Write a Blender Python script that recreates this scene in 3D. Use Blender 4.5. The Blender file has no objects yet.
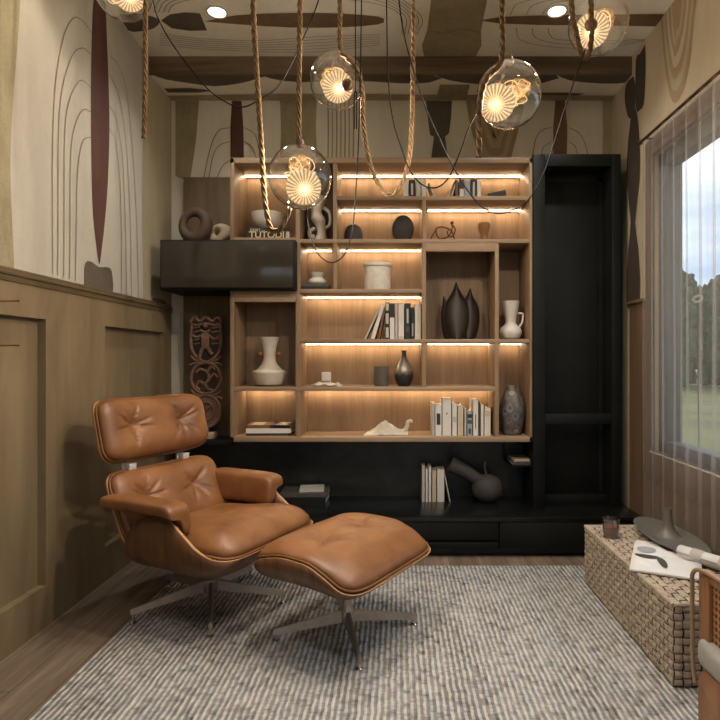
import bpy, bmesh, math, random
from mathutils import Vector, Matrix, noise as mnoise
R = random.Random(7)
PI = math.pi
S = bpy.context.scene
C = S.collection
H = 1.2            # eye height
F = 570.0          # focal length in pixels of the 720 frame
CX, CY = 397.0, 359.0

# ------------------------------------------------------------------ helpers
def W(px, py, Z):
    return Vector(((px-CX)*Z/F, Z, H-(py-CY)*Z/F))

class MB:
    """collects shapes into one mesh"""
    def __init__(s):
        s.b = bmesh.new(); s.mi = 0
    def _faces(s, vs, idx, smooth=False):
        out = []
        for f in idx:
            try:
                fc = s.b.faces.new([vs[i] for i in f])
                fc.material_index = s.mi; fc.smooth = smooth; out.append(fc)
            except ValueError:
                pass
        return out
    def box(s, x0, x1, y0, y1, z0, z1, bev=0, M=None, seg=2):
        ps = [Vector((x, y, z)) for z in (z0, z1) for y in (y0, y1) for x in (x0, x1)]
        if M: ps = [M @ p for p in ps]
        vs = [s.b.verts.new(p) for p in ps]
        fs = s._faces(vs, [(0,2,3,1),(4,5,7,6),(0,1,5,4),(2,6,7,3),(0,4,6,2),(1,3,7,5)])
        if bev:
            es = list({e for f in fs for e in f.edges})
            r = bmesh.ops.bevel(s.b, geom=es, offset=bev, segments=seg, affect='EDGES', profile=.5)
            for f in r['faces']: f.smooth = True; f.material_index = s.mi
        return s
    def rings(s, rings, closed=True, cap=True, smooth=True):
        rv = [[s.b.verts.new(p) for p in r] for r in rings]
        n = len(rings[0])
        for a, b in zip(rv, rv[1:]):
            for i in range(n if closed else n-1):
                j = (i+1) % n
                try:
                    f = s.b.faces.new((a[i], a[j], b[j], b[i])); f.smooth = smooth; f.material_index = s.mi
                except ValueError: pass
        if cap and closed:
            for r in (list(reversed(rv[0])), rv[-1]):
                try:
                    f = s.b.faces.new(r); f.material_index = s.mi; f.smooth = False
                except ValueError: pass
        return s
    def lathe(s, prof, c=(0,0,0), seg=32, M=None, fn=None, cap=True):
        rs = []
        for r, z in prof:
            ring = []
            for i in range(seg):
                a = 2*PI*i/seg
                p = Vector((max(r,1e-4)*math.cos(a), max(r,1e-4)*math.sin(a), z))
                if fn: p = fn(p)
                if M: p = M @ p
                ring.append(p + Vector(c))
            rs.append(ring)
        return s.rings(rs, cap=cap)
    def tube(s, pts, r, seg=8, cap=True, rfn=None):
        pts = [Vector(p) for p in pts]; n = len(pts); rs = []
        up = None
        for i, p in enumerate(pts):
            t = (pts[min(i+1,n-1)] - pts[max(i-1,0)])
            if t.length < 1e-9: t = Vector((0,0,1))
            t.normalize()
            if up is None:
                up = Vector((0,0,1)) if abs(t.z) < .9 else Vector((1,0,0))
            u = t.cross(up)
            if u.length < 1e-6: u = t.cross(Vector((1,0.1,0)))
            u.normalize(); v = u.cross(t).normalized(); up = v
            rr = rfn(i/(max(n-1,1))) if rfn else r
            rs.append([p + (u*math.cos(2*PI*k/seg) + v*math.sin(2*PI*k/seg))*rr for k in range(seg)])
        return s.rings(rs, cap=cap)
    def sphere(s, c, r, seg=24, rg=14, sc=(1,1,1), M=None):
        return s.lathe([(r*math.sin(PI*k/rg), -r*math.cos(PI*k/rg)) for k in range(rg+1)], c, seg, M or Matrix.Diagonal((*sc,1)).to_3x3())
    def poly(s, pts):
        vs = [s.b.verts.new(p) for p in pts]
        s._faces(vs, [tuple(range(len(vs)))]); return s
    def prism(s, pts, ext, bev=0, smooth=False):
        """closed outline (3D points, planar) pushed along ext"""
        ext = Vector(ext); n = len(pts)
        a = [s.b.verts.new(Vector(p)) for p in pts]; b = [s.b.verts.new(Vector(p)+ext) for p in pts]
        fs = s._faces(a, [tuple(range(n))[::-1]]) + s._faces(b, [tuple(range(n))])
        side = []
        for i in range(n):
            j = (i+1) % n
            f = s.b.faces.new((a[i], a[j], b[j], b[i])); f.material_index = s.mi; f.smooth = smooth; side.append(f)
        if bev:
            es = list({e for f in fs for e in f.edges})
            r = bmesh.ops.bevel(s.b, geom=es, offset=bev, segments=2, affect='EDGES', profile=.5)
            for f in r['faces']: f.smooth = True; f.material_index = s.mi
        return s
    def grid(s, nu, nv, fn, smooth=True, mat=None, flip=False):
        vs = [[s.b.verts.new(fn(i/nu, j/nv)) for j in range(nv+1)] for i in range(nu+1)]
        for i in range(nu):
            for j in range(nv):
                q = (vs[i][j], vs[i+1][j], vs[i+1][j+1], vs[i][j+1])
                if flip: q = q[::-1]
                f = s.b.faces.new(q); f.smooth = smooth
                f.material_index = mat(i, j) if mat else s.mi
        return s
    def build(s, name, mats, parent=None, loc=None, rotz=0, sub=0, solid=0, merge=0, rim=None, sharp=35, normals=True):
        if merge: bmesh.ops.remove_doubles(s.b, verts=s.b.verts, dist=merge)
        if normals: bmesh.ops.recalc_face_normals(s.b, faces=s.b.faces)
        me = bpy.data.meshes.new(name); s.b.to_mesh(me); s.b.free()
        if not isinstance(mats, (list, tuple)): mats = [mats]
        for m in mats: me.materials.append(m)
        if sharp and not sub: me.set_sharp_from_angle(angle=math.radians(sharp))
        o = bpy.data.objects.new(name, me); C.objects.link(o)
        if parent: o.parent = parent
        if loc is not None: o.location = loc
        o.rotation_euler.z = rotz
        if solid:
            m = o.modifiers.new('Solidify', 'SOLIDIFY'); m.thickness = solid; m.offset = 0
            if rim is not None: m.material_offset_rim = rim
        if sub:
            m = o.modifiers.new('Subdivision', 'SUBSURF'); m.levels = sub; m.render_levels = sub
        return o

def tag(o, label, cat, group=None, kind=None):
    o['label'] = label; o['category'] = cat
    if group: o['group'] = group
    if kind: o['kind'] = kind
    return o
def thing(name, label, cat, loc=(0,0,0), rotz=0, group=None):
    o = bpy.data.objects.new(name, None); C.objects.link(o)
    o.empty_display_size = .1; o.location = loc; o.rotation_euler.z = rotz
    return tag(o, label, cat, group)
def struct(o, label=None):
    o['kind'] = 'structure'
    if label: o['label'] = label
    return o
def lab(o, text): o['label'] = text; return o

def spline(pts, n=10):
    pts = [Vector(p) for p in pts]; P = [pts[0]*2-pts[1]] + pts + [pts[-1]*2-pts[-2]]
    out = []
    for i in range(1, len(P)-2):
        p0, p1, p2, p3 = P[i-1:i+3]
        for k in range(n):
            t = k/n
            out.append(.5*((2*p1)+(p2-p0)*t+(2*p0-5*p1+4*p2-p3)*t*t+(3*p1-p0-3*p2+p3)*t**3))
    out.append(pts[-1]); return out
def resample(pts, step):
    out = [pts[0].copy()]; acc = 0
    for a, b in zip(pts, pts[1:]):
        d = (b-a).length
        while acc + d >= step and d > 1e-9:
            t = (step-acc)/d; a = a.lerp(b, t); out.append(a.copy()); d = (b-a).length; acc = 0
        acc += d
    out.append(pts[-1].copy()); return out
def interp(tab, x):
    """monotone cubic through the table"""
    if x <= tab[0][0]: return tab[0][1]
    if x >= tab[-1][0]: return tab[-1][1]
    n = len(tab); d = [(tab[i+1][1]-tab[i][1])/(tab[i+1][0]-tab[i][0]) for i in range(n-1)]
    m = [d[0]]+[0 if d[i-1]*d[i] <= 0 else 2*d[i-1]*d[i]/(d[i-1]+d[i]) for i in range(1, n-1)]+[d[-1]]
    for i in range(n-1):
        x0, y0 = tab[i]; x1, y1 = tab[i+1]
        if x <= x1:
            h = x1-x0; t = (x-x0)/h
            return y0*(1+2*t)*(1-t)**2 + m[i]*h*t*(1-t)**2 + y1*t*t*(3-2*t) + m[i+1]*h*t*t*(t-1)

# ------------------------------------------------------------------ materials
def srgb(r, g, b):
    f = lambda c: (c/255/12.92) if c/255 <= .04045 else ((c/255+.055)/1.055)**2.4
    return (f(r), f(g), f(b), 1)
class NT:
    def __init__(s, name):
        s.m = bpy.data.materials.new(name); s.m.use_nodes = True
        s.t = s.m.node_tree; s.n = s.t.nodes; s.l = s.t.links
        s.p = s.n['Principled BSDF']; s.out = s.n['Material Output']
    def new(s, t, **kw):
        n = s.n.new(t)
        for k, v in kw.items():
            if k.startswith('i_'):
                n.inputs[k[2:].replace('_', ' ')].default_value = v
            else: setattr(n, k, v)
        return n
    def link(s, a, b): s.l.new(a, b)
    def coord(s, scale=(1,1,1), rot=(0,0,0), kind='Object'):
        tc = s.new('ShaderNodeTexCoord'); mp = s.new('ShaderNodeMapping')
        mp.inputs['Scale'].default_value = scale; mp.inputs['Rotation'].default_value = rot
        s.link(tc.outputs[kind], mp.inputs['Vector']); return mp.outputs['Vector']
    def noise(s, vec, scale, detail=4, rough=.55, dist=0):
        n = s.new('ShaderNodeTexNoise'); n.inputs['Scale'].default_value = scale
        n.inputs['Detail'].default_value = detail; n.inputs['Roughness'].default_value = rough
        n.inputs['Distortion'].default_value = dist
        s.link(vec, n.inputs['Vector']); return n.outputs['Fac']
    def ramp(s, fac, stops, interp='LINEAR'):
        r = s.new('ShaderNodeValToRGB'); r.color_ramp.interpolation = interp
        e = r.color_ramp.elements
        while len(e) < len(stops): e.new(.5)
        for el, (p, c) in zip(e, stops): el.position = p; el.color = c
        s.link(fac, r.inputs['Fac']); return r.outputs['Color']
    def math(s, op, a, b=None, c=None):
        n = s.new('ShaderNodeMath', operation=op)
        for i, v in enumerate((a, b, c)):
            if v is None: continue
            if isinstance(v, (int, float)): n.inputs[i].default_value = v
            else: s.link(v, n.inputs[i])
        return n.outputs[0]
    def mix(s, fac, a, b, blend='MIX'):
        n = s.new('ShaderNodeMix', data_type='RGBA', blend_type=blend)
        for i, v in ((0, fac), (6, a), (7, b)):
            if isinstance(v, (int, float, tuple)): n.inputs[i].default_value = v
            else: s.link(v, n.inputs[i])
        return n.outputs[2]
    def bump(s, h, strength=.3, dist=.01):
        b = s.new('ShaderNodeBump'); b.inputs['Strength'].default_value = strength
        b.inputs['Distance'].default_value = dist
        s.link(h, b.inputs['Height']); s.link(b.outputs['Normal'], s.p.inputs['Normal'])
    def base(s, col):
        if isinstance(col, tuple): s.p.inputs['Base Color'].default_value = col
        else: s.link(col, s.p.inputs['Base Color'])

def plain(name, col, rough=.6, metal=0, var=.12, scale=12, bump=.05, spec=.5, coat=0):
    t = NT(name); v = t.coord()
    n = t.noise(v, scale, 5)
    c2 = tuple(c*(1-var) for c in col[:3])+(1,); c1 = tuple(min(1, c*(1+var)) for c in col[:3])+(1,)
    t.base(t.ramp(n, [(.3, c2), (.7, c1)]))
    t.p.inputs['Roughness'].default_value = rough; t.p.inputs['Metallic'].default_value = metal
    t.p.inputs['Specular IOR Level'].default_value = spec; t.p.inputs['Coat Weight'].default_value = coat
    if bump: t.bump(t.noise(v, scale*6, 3), bump, .004)
    return t.m
def wood(name, dark, mid, light, axis='z', scale=1.0, rough=.5, bump=.08, coat=0):
    t = NT(name)
    sc = {'x': (1.2, 14, 14), 'y': (14, 1.2, 14), 'z': (14, 14, 1.2)}[axis]
    v = t.coord(tuple(c*scale for c in sc))
    a = t.noise(v, 1.2, 6, .62, .6)
    fine = t.noise(t.coord(tuple(c*scale*6 for c in sc)), 1.5, 3, .6)
    f = t.math('ADD', t.math('MULTIPLY', a, .75), t.math('MULTIPLY', fine, .25))
    t.base(t.ramp(f, [(.32, dark), (.5, mid), (.68, light)]))
    t.p.inputs['Roughness'].default_value = rough; t.p.inputs['Coat Weight'].default_value = coat
    t.bump(f, bump, .004); return t.m
def emit(name, col, strength):
    t = NT(name); e = t.new('ShaderNodeEmission'); e.inputs['Color'].default_value = col
    e.inputs['Strength'].default_value = strength
    t.link(e.outputs[0], t.out.inputs['Surface']); return t.m
def thin_glass(name, tint=(1,1,1,1), refl=1.0, rough=.0):
    t = NT(name)
    tr = t.new('ShaderNodeBsdfTransparent'); tr.inputs['Color'].default_value = tint
    gl = t.new('ShaderNodeBsdfGlossy'); gl.inputs['Roughness'].default_value = rough
    lw = t.new('ShaderNodeLayerWeight'); lw.inputs['Blend'].default_value = .5
    mx = t.new('ShaderNodeMixShader')
    t.link(t.math('MULTIPLY', t.math('ADD', t.math('MULTIPLY', t.math('POWER', lw.outputs['Facing'], 4), .55), .045), refl), mx.inputs[0])
    t.link(tr.outputs[0], mx.inputs[1]); t.link(gl.outputs[0], mx.inputs[2])
    t.link(mx.outputs[0], t.out.inputs['Surface']); return t.m

M = {}
# plaster tones and paint
def plaster(name, c, var=.1):
    t = NT(name); v = t.coord()
    n = t.math('ADD', t.math('MULTIPLY', t.noise(v, 3.0, 6, .65), .6), t.math('MULTIPLY', t.noise(t.coord((9, 9, 1.6)), 2.5, 5, .7), .4)); n2 = t.noise(v, 90, 2)
    lo = tuple(x*(1-var) for x in c[:3])+(1,); hi = tuple(min(1,x*(1+var)) for x in c[:3])+(1,)
    t.base(t.ramp(t.math('ADD', t.math('MULTIPLY', n, .8), t.math('MULTIPLY', n2, .2)), [(.35, lo), (.65, hi)]))
    t.p.inputs['Roughness'].default_value = .85; t.bump(n2, .08, .003); return t.m
M['plaster'] = plaster('plaster_cream', srgb(178,171,158))
M['ceiling_cream'] = plaster('ceiling_cream', srgb(232,227,214))  # paler than the wall plaster, brightness in the colour instead of more light
M['plaster_back'] = plaster('plaster_back', srgb(206,200,186))  # brighter copy of the wall plaster, standing in for light back there
M['plaster_warm'] = plaster('plaster_warm', srgb(172,158,132))
M['paint_olive'] = plaster('paint_olive', srgb(146,136,108), .3)
M['paint_tan'] = plaster('paint_tan', srgb(160,148,122), .16)
M['paint_grain'] = plaster('paint_grain', srgb(148,126,96), .16)
M['paint_maroon'] = plaster('paint_maroon', srgb(82,50,42), .25)
M['paint_brown'] = plaster('paint_brown', srgb(116,90,68), .3)
M['paint_dark'] = plaster('paint_dark', srgb(92,81,67), .35)
M['paint_umber'] = plaster('paint_umber', srgb(58,47,38), .3)
M['paint_slate'] = plaster('paint_slate', srgb(84,79,69), .3)
M['paint_line'] = plaster('paint_line', srgb(128,115,98), .1)
M['beam'] = wood('dark_stained_beam', srgb(70,57,44), srgb(106,89,70), srgb(128,108,84), 'x', .5, .6)
def wains():
    t = NT('olive_wainscot'); v = t.coord((3, 3, .6))
    n = t.noise(v, 2.2, 6, .65, .4)
    t.base(t.ramp(n, [(.3, srgb(108,92,68)), (.55, srgb(126,108,80)), (.75, srgb(138,120,90))]))
    t.p.inputs['Roughness'].default_value = .62; t.bump(t.noise(t.coord((40,40,3)), 2, 3), .05, .003); return t.m
M['wainscot'] = wains()
M['rail'] = wood('rail_wood', srgb(78,64,46), srgb(102,86,62), srgb(120,102,76), 'y', 1, .5)
M['wall_wood'] = wood('warm_wall_wood', srgb(84,66,50), srgb(106,84,64), srgb(124,100,78), 'z', .4, .5)
M['oak'] = wood('oak_veneer', srgb(116,93,70), srgb(142,116,89), srgb(160,133,103), 'z', .55, .5)
M['oak_h'] = wood('oak_veneer_board', srgb(120,98,76), srgb(146,121,95), srgb(162,137,109), 'x', .55, .5)
M['panel_brown'] = wood('brown_fabric_panel', srgb(96,80,60), srgb(108,92,70), srgb(118,102,78), 'z', 1.2, .8)
M['black_wood'] = plain('black_stained_wood', srgb(20,21,18), .55, var=.25, scale=6, spec=.2)
M['black_gloss'] = plain('black_gloss', srgb(20,21,19), .25, var=.3, scale=3, bump=.01)
def marble():
    t = NT('dark_stone_panel'); v = t.coord((1,1,1))
    n = t.noise(v, 3, 8, .7, 1.2)
    t.base(t.ramp(n, [(.3, srgb(26,27,25)), (.55, srgb(44,46,42)), (.8, srgb(66,66,60))]))
    t.p.inputs['Roughness'].default_value = .3; return t.m
M['stone'] = marble()
M['smoked'] = plain('smoked_glass_front', srgb(50,46,39), .12, var=.2, scale=2, bump=0)
M['led'] = emit('led_warm', (1, .74, .47, 1), 27)
M['led_rail'] = plain('led_profile', srgb(150,140,128), .4, .6)

def floor_mat():
    t = NT('floor_planks')
    tc = t.new('ShaderNodeTexCoord'); mp = t.new('ShaderNodeMapping')
    mp.inputs['Rotation'].default_value = (0, 0, PI/2); t.link(tc.outputs['Object'], mp.inputs['Vector'])
    br = t.new('ShaderNodeTexBrick'); t.link(mp.outputs[0], br.inputs['Vector'])
    br.offset = .37; br.inputs['Scale'].default_value = 1
    br.inputs['Brick Width'].default_value = 1.5; br.inputs['Row Height'].default_value = .155
    br.inputs['Mortar Size'].default_value = .0018; br.inputs['Bias'].default_value = 0
    br.inputs['Color1'].default_value = (.25,.25,.25,1); br.inputs['Color2'].default_value = (.8,.8,.8,1)
    br.inputs['Mortar'].default_value = (0,0,0,1)
    g = t.noise(t.coord((16, 1.3, 1)), 1.5, 7, .65, .5)
    base = t.ramp(g, [(.28, srgb(92,78,64)), (.5, srgb(118,102,86)), (.72, srgb(142,126,108))])
    tint = t.mix(.25, base, br.outputs['Color'], 'OVERLAY')
    t.base(t.mix(br.outputs['Fac'], tint, srgb(60,48,38)))
    t.p.inputs['Roughness'].default_value = .5; t.bump(g, .06, .003); return t.m
M['floor'] = floor_mat()
def rug_mat(pitch=.0225):
    t = NT('striped_woven_rug')
    tc = t.new('ShaderNodeTexCoord'); sp = t.new('ShaderNodeSeparateXYZ')
    # a slight wander of the ribs
    nz = t.new('ShaderNodeTexNoise'); nz.inputs['Scale'].default_value = 20; nz.inputs['Detail'].default_value = 4
    t.link(tc.outputs['Object'], nz.inputs['Vector'])
    t.link(tc.outputs['Object'], sp.inputs[0])
    x = t.math('ADD', sp.outputs['X'], t.math('MULTIPLY', t.math('SUBTRACT', nz.outputs['Fac'], .5), .013))
    ph = t.math('MULTIPLY', x, 2*PI/pitch)
    sn = t.math('SINE', ph)
    row = t.math('FLOOR', t.math('DIVIDE', x, pitch))
    cb = t.new('ShaderNodeCombineXYZ'); t.link(t.math('MULTIPLY', row, 7.31), cb.inputs[0]); t.link(sp.outputs['Y'], cb.inputs[1])
    seg = t.new('ShaderNodeTexNoise'); seg.inputs['Scale'].default_value = 19; seg.inputs['Detail'].default_value = 5
    seg.inputs['Roughness'].default_value = .7
    t.link(cb.outputs[0], seg.inputs['Vector'])
    big = t.noise(t.coord((2.2, .9, 1)), 1.4, 4, .6)
    tone = t.ramp(big, [(.3, srgb(120,112,106)), (.5, srgb(150,148,146)), (.7, srgb(146,138,130))])
    darks = t.ramp(seg.outputs['Fac'], [(.33, srgb(58,56,55)), (.39, srgb(124,123,122)), (.52, srgb(158,157,156)), (.7, srgb(190,188,185))])
    lights = t.ramp(seg.outputs['Fac'], [(.36, srgb(176,175,174)), (.5, srgb(212,212,211)), (.68, srgb(224,223,220))])
    m = t.ramp(t.math('ADD', t.math('ADD', t.math('MULTIPLY', sn, .5), .5), t.math('MULTIPLY', t.math('SUBTRACT', t.noise(t.coord((60, 9, 1)), 1.3, 4, .7), .5), .9)), [(.34, (0,0,0,1)), (.66, (1,1,1,1))])
    col = t.mix(m, darks, lights)
    hue = t.ramp(t.noise(t.coord((30, 5, 1)), 1.2, 4, .7), [(.36, srgb(118,126,134)), (.5, srgb(128,127,126)), (.64, srgb(142,128,114))])
    patch = t.ramp(t.noise(t.coord((4, 2, 1)), 1.6, 5, .65), [(.4, (0,0,0,1)), (.62, (.5,.5,.5,1))])
    col = t.mix(patch, col, lights)
    t.base(t.mix(.3, t.mix(.5, col, hue, 'OVERLAY'), tone, 'OVERLAY'))
    t.p.inputs['Roughness'].default_value = .95; t.p.inputs['Specular IOR Level'].default_value = .15
    t.bump(t.math('ADD', sn, t.math('MULTIPLY', seg.outputs['Fac'], 1.5)), .5, .005); return t.m
M['rug'] = rug_mat()
def leather():
    t = NT('tan_leather'); v = t.coord()
    n = t.noise(v, 5, 6, .6); g = t.new('ShaderNodeTexVoronoi'); g.inputs['Scale'].default_value = 260
    t.link(v, g.inputs['Vector'])
    t.base(t.ramp(n, [(.3, srgb(108,69,38)), (.55, srgb(134,89,52)), (.75, srgb(150,104,65))]))
    t.p.inputs['Roughness'].default_value = .42; t.p.inputs['Specular IOR Level'].default_value = .5
    t.bump(t.math('ADD', t.math('MULTIPLY', g.outputs['Distance'], .5), t.noise(v, 60, 3)), .09, .004); return t.m
M['leather'] = leather()
M['walnut'] = wood('walnut_shell', srgb(58,38,24), srgb(100,67,42), srgb(130,90,58), 'z', .75, .38, .03, .2)
M['ply_edge'] = plain('plywood_edge', srgb(178,132,84), .5)
M['alu'] = plain('brushed_aluminium', srgb(178,169,158), .36, .8, .1, 30, .03)
M['chrome'] = plain('chrome', srgb(215,212,206), .12, 1, .02, 10, 0)
M['satin'] = plain('satin_chrome', srgb(226,224,220), .3, .45, .03, 10, 0)
M['dark_metal'] = plain('dark_metal', srgb(38,34,30), .4, .8, .1)
M['bronze'] = plain('bronze', srgb(92,66,42), .4, .8, .15)
M['brass'] = plain('brass', srgb(206,160,110), .3, 1, .08)
M['rope'] = plain('jute_rope', srgb(116,92,67), .95, var=.4, scale=60, bump=.3, spec=.15)
M['cable'] = plain('black_cable', srgb(18,16,15), .8, spec=.2)
M['globe'] = thin_glass('globe_glass', (.94,.925,.90,1), 3.2)
M['clear'] = thin_glass('clear_glass', (.93,.93,.92,1), 3)
M['pane'] = thin_glass('window_glass', (.93,.95,.95,1), .8)
def crystal():
    t = NT('glowing_cut_glass')
    tc = t.new('ShaderNodeTexCoord'); sp = t.new('ShaderNodeSeparateXYZ'); t.link(tc.outputs['Object'], sp.inputs[0])
    ang = t.math('ARCTAN2', sp.outputs['Y'], sp.outputs['X'])
    rib = t.math('POWER', t.math('ABSOLUTE', t.math('SINE', t.math('MULTIPLY', ang, 13))), 1.6)
    rad = t.math('SQRT', t.math('ADD', t.math('MULTIPLY', sp.outputs['X'], sp.outputs['X']), t.math('MULTIPLY', sp.outputs['Y'], sp.outputs['Y'])))
    core = t.math('POWER', t.math('MAXIMUM', t.math('SUBTRACT', 1, t.math('DIVIDE', rad, .045)), 0), 2)
    nz = t.noise(t.coord(), 120, 3)
    st = t.math('ADD', t.math('MULTIPLY', t.math('MULTIPLY', rib, nz), 2.0), t.math('ADD', .42, t.math('MULTIPLY', core, 3)))
    e = t.new('ShaderNodeEmission'); e.inputs['Color'].default_value = (1, .66, .34, 1)
    t.link(st, e.inputs['Strength']); t.link(e.outputs[0], t.out.inputs['Surface']); return t.m
M['crystal'] = crystal()
M['filament'] = emit('glowing_filament', (1, .64, .32, 1), 1.5)
def amber():
    t = NT('amber_glass_bulb')
    tr = t.new('ShaderNodeBsdfTransparent'); tr.inputs['Color'].default_value = (1, .82, .58, 1)
    e = t.new('ShaderNodeEmission'); e.inputs['Color'].default_value = (1, .6, .28, 1); e.inputs['Strength'].default_value = .7
    v = t.noise(t.coord(), 70, 2); mx = t.new('ShaderNodeMixShader')
    t.link(t.ramp(v, [(.45, (0,0,0,1)), (.6, (.8,.8,.8,1))]), mx.inputs[0])
    t.link(tr.outputs[0], mx.inputs[1]); t.link(e.outputs[0], mx.inputs[2]); t.link(mx.outputs[0], t.out.inputs['Surface']); return t.m
M['amber'] = amber()
M['cap'] = plain('dark_wood_cap', srgb(84,54,34), .5)
M['white_ceramic'] = plain('white_ceramic', srgb(206,200,190), .35, var=.05, scale=8, bump=.02)
M['matte_white'] = plain('matte_cream_ceramic', srgb(200,190,174), .8, var=.08, scale=20)
M['crackle'] = plain('pale_stoneware', srgb(214,208,196), .6, var=.12, scale=25)
M['dim_clay'] = plain('dim_clay', srgb(62,58,54), .75, var=.1, scale=30)
M['grey_clay'] = plain('grey_clay', srgb(92,86,80), .75, var=.1, scale=30)
M['charcoal'] = plain('charcoal_ceramic', srgb(58,54,51), .65, var=.2, scale=20, bump=.1)
M['dark_leaf'] = wood('dark_carved_leaf', srgb(27,19,14), srgb(38,28,21), srgb(48,37,29), 'z', 2, .5)
M['brown_clay'] = plain('brown_clay', srgb(78,61,46), .7, var=.25, scale=14, bump=.2)
M['cream_clay'] = plain('cream_clay', srgb(168,148,122), .7, var=.12, scale=14)
M['terracotta'] = plain('terracotta', srgb(140,98,64), .7, var=.15, scale=30)
M['rust_wire'] = plain('rusty_wire', srgb(88,50,32), .5, .5)
M['carved'] = plain('carved_reddish_wood', srgb(118,90,74), .65, var=.25, scale=22, bump=.25)
M['paper'] = plain('paper_white', srgb(218,217,215), .8, var=.05, scale=20, bump=0)
M['paper_cream'] = plain('paper_cream', srgb(190,174,150), .85, var=.08, scale=20, bump=0)
M['cover_white'] = plain('cover_white', srgb(210,204,194), .6, var=.05, bump=0)
M['cover_grey'] = plain('cover_grey', srgb(182,178,172), .6, var=.08, bump=0)
M['cover_blue'] = plain('cover_blue_grey', srgb(150,154,158), .6, var=.08, bump=0)
M['cover_black'] = plain('cover_black', srgb(24,22,21), .45, var=.2, bump=0)
M['cover_brown'] = plain('cover_brown', srgb(112,78,50), .6, var=.15, bump=0)
M['cover_dim'] = plain('cover_dark_grey', srgb(74,70,66), .5, var=.15, bump=0)
M['ink'] = plain('ink_mark', srgb(48,44,42), .7, bump=0)
M['gold_ink'] = plain('pale_yellow_lettering', srgb(206,184,140), .6, bump=0)
M['dish'] = plain('grey_glazed_dish', srgb(100,97,90), .4, var=.08, scale=9, coat=.1)
M['whisky'] = plain('amber_drink', srgb(120,56,26), .15, var=.05, bump=0)
M['honey_wood'] = wood('honey_wood', srgb(126,86,54), srgb(154,108,70), srgb(172,126,86), 'z', 1, .45)
M['pale_tube'] = plain('pale_bent_tube', srgb(170,142,112), .35, .3)
M['cushion_grey'] = plain('pale_grey_cushion', srgb(168,166,162), .9, var=.06, scale=60, bump=.2)
M['frame_grey'] = plain('window_frame_grey', srgb(78,78,82), .5)
M['sill_edge'] = plain('sill_edge', srgb(214,198,180), .4)
def wicker(name, a, b):
    t = NT(name); n = t.noise(t.coord((1,1,1)), 18, 4); n2 = t.noise(t.coord((9,1.5,9)), 26, 3)
    t.base(t.ramp(t.math('ADD', t.math('MULTIPLY', n, .5), t.math('MULTIPLY', n2, .5)), [(.32, a), (.68, b)]))
    t.p.inputs['Roughness'].default_value = .7; t.bump(n2, .2, .003); return t.m
M['wicker'] = wicker('woven_reed', srgb(142,126,108), srgb(192,178,158))
M['wicker_gap'] = plain('woven_reed_gap_shade', srgb(66,52,40), .9)  # dark brown paints the shade inside the gaps of the weave
def sheer():
    t = NT('sheer_curtain')
    tr = t.new('ShaderNodeBsdfTransparent'); tr.inputs['Color'].default_value = (1,1,1,1)
    df = t.new('ShaderNodeBsdfDiffuse'); df.inputs['Color'].default_value = srgb(186,180,174)
    tl = t.new('ShaderNodeBsdfTranslucent'); tl.inputs['Color'].default_value = srgb(196,188,178)
    m1 = t.new('ShaderNodeMixShader'); m1.inputs[0].default_value = .5
    t.link(df.outputs[0], m1.inputs[1]); t.link(tl.outputs[0], m1.inputs[2])
    m2 = t.new('ShaderNodeMixShader')
    w = t.noise(t.coord((2, 60, .4)), 2, 2)
    t.link(t.ramp(w, [(.3, (.17,.17,.17,1)), (.7, (.34,.34,.34,1))]), m2.inputs[0])
    t.link(tr.outputs[0], m2.inputs[1]); t.link(m1.outputs[0], m2.inputs[2])
    t.link(m2.outputs[0], t.out.inputs['Surface']); return t.m
M['sheer'] = sheer()
M['grass'] = plain('field_grass', srgb(128,124,78), .95, var=.3, scale=.35, bump=0)
M['foliage'] = plain('tree_foliage', srgb(58,72,46), .9, var=.5, scale=3, bump=0)
M['trunk'] = plain('bark', srgb(70,58,46), .9)
M['downlight'] = emit('downlight_disc', (1, .93, .84, 1), 12)
M['trim_white'] = plain('white_trim', srgb(200,190,176), .5)

# ------------------------------------------------------------------ the room
XL, XR, YB, YF, ZC, ZS, YS = -1.585, 1.5, 4.0, -2.4, 3.132, 3.018, 3.635
RAIL = 1.56
struct(MB().box(-2.2, 2.2, YF-.2, YB+.2, -.12, 0).build('floor', M['floor']))
# ceiling with the lowered soffit over the shelves
m = MB(); m.box(-2.0, 2.0, YF-.2, YB+.2, ZC, ZC+.15); m.box(XL, XR, YS+.012, YB, ZS, ZC-.001)
ceil = struct(m.build('ceiling', M['ceiling_cream']))
# left wall: thinner below the rail where the wainscot sits
m = MB(); m.box(-1.8, XL, YF-.2, YB+.2, RAIL-.02, ZC); m.box(-1.8, -1.613, YF-.2, YB+.2, 0, RAIL-.02)
wl = struct(m.build('wall_left', M['plaster']))
wb = struct(MB().box(-1.8, 1.7, YB, YB+.15, 0, ZC).build('wall_back', M['plaster_back']))
# wall behind the viewer, with an unseen window added to bring in soft daylight
m = MB(); m.box(-1.8, -1.15, YF-.15, YF, 0, ZC); m.box(1.15, 1.7, YF-.15, YF, 0, ZC); m.box(-1.15, 1.15, YF-.15, YF, 0, .8); m.box(-1.15, 1.15, YF-.15, YF, 2.5, ZC)
struct(m.build('wall_front', M['plaster']))
w2 = bpy.data.objects.new('window_added', None); C.objects.link(w2); w2.location = (0, YF-.08, .8); struct(w2)
m = MB()
for a, b in ((-1.15,-1.07),(1.07,1.15),(-.035,.035)): m.box(a, b, -.03, .03, 0, 1.7, .003)
m.box(-1.15, 1.15, -.03, .03, 0, .07, .003); m.box(-1.15, 1.15, -.03, .03, 1.63, 1.7, .003)
struct(m.build('window_frame', M['frame_grey'], w2))
struct(MB().grid(1, 1, lambda u, v: Vector((-1.1+2.2*u, 0, .03+1.64*v))).build('pane', M['pane'], w2))
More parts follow.
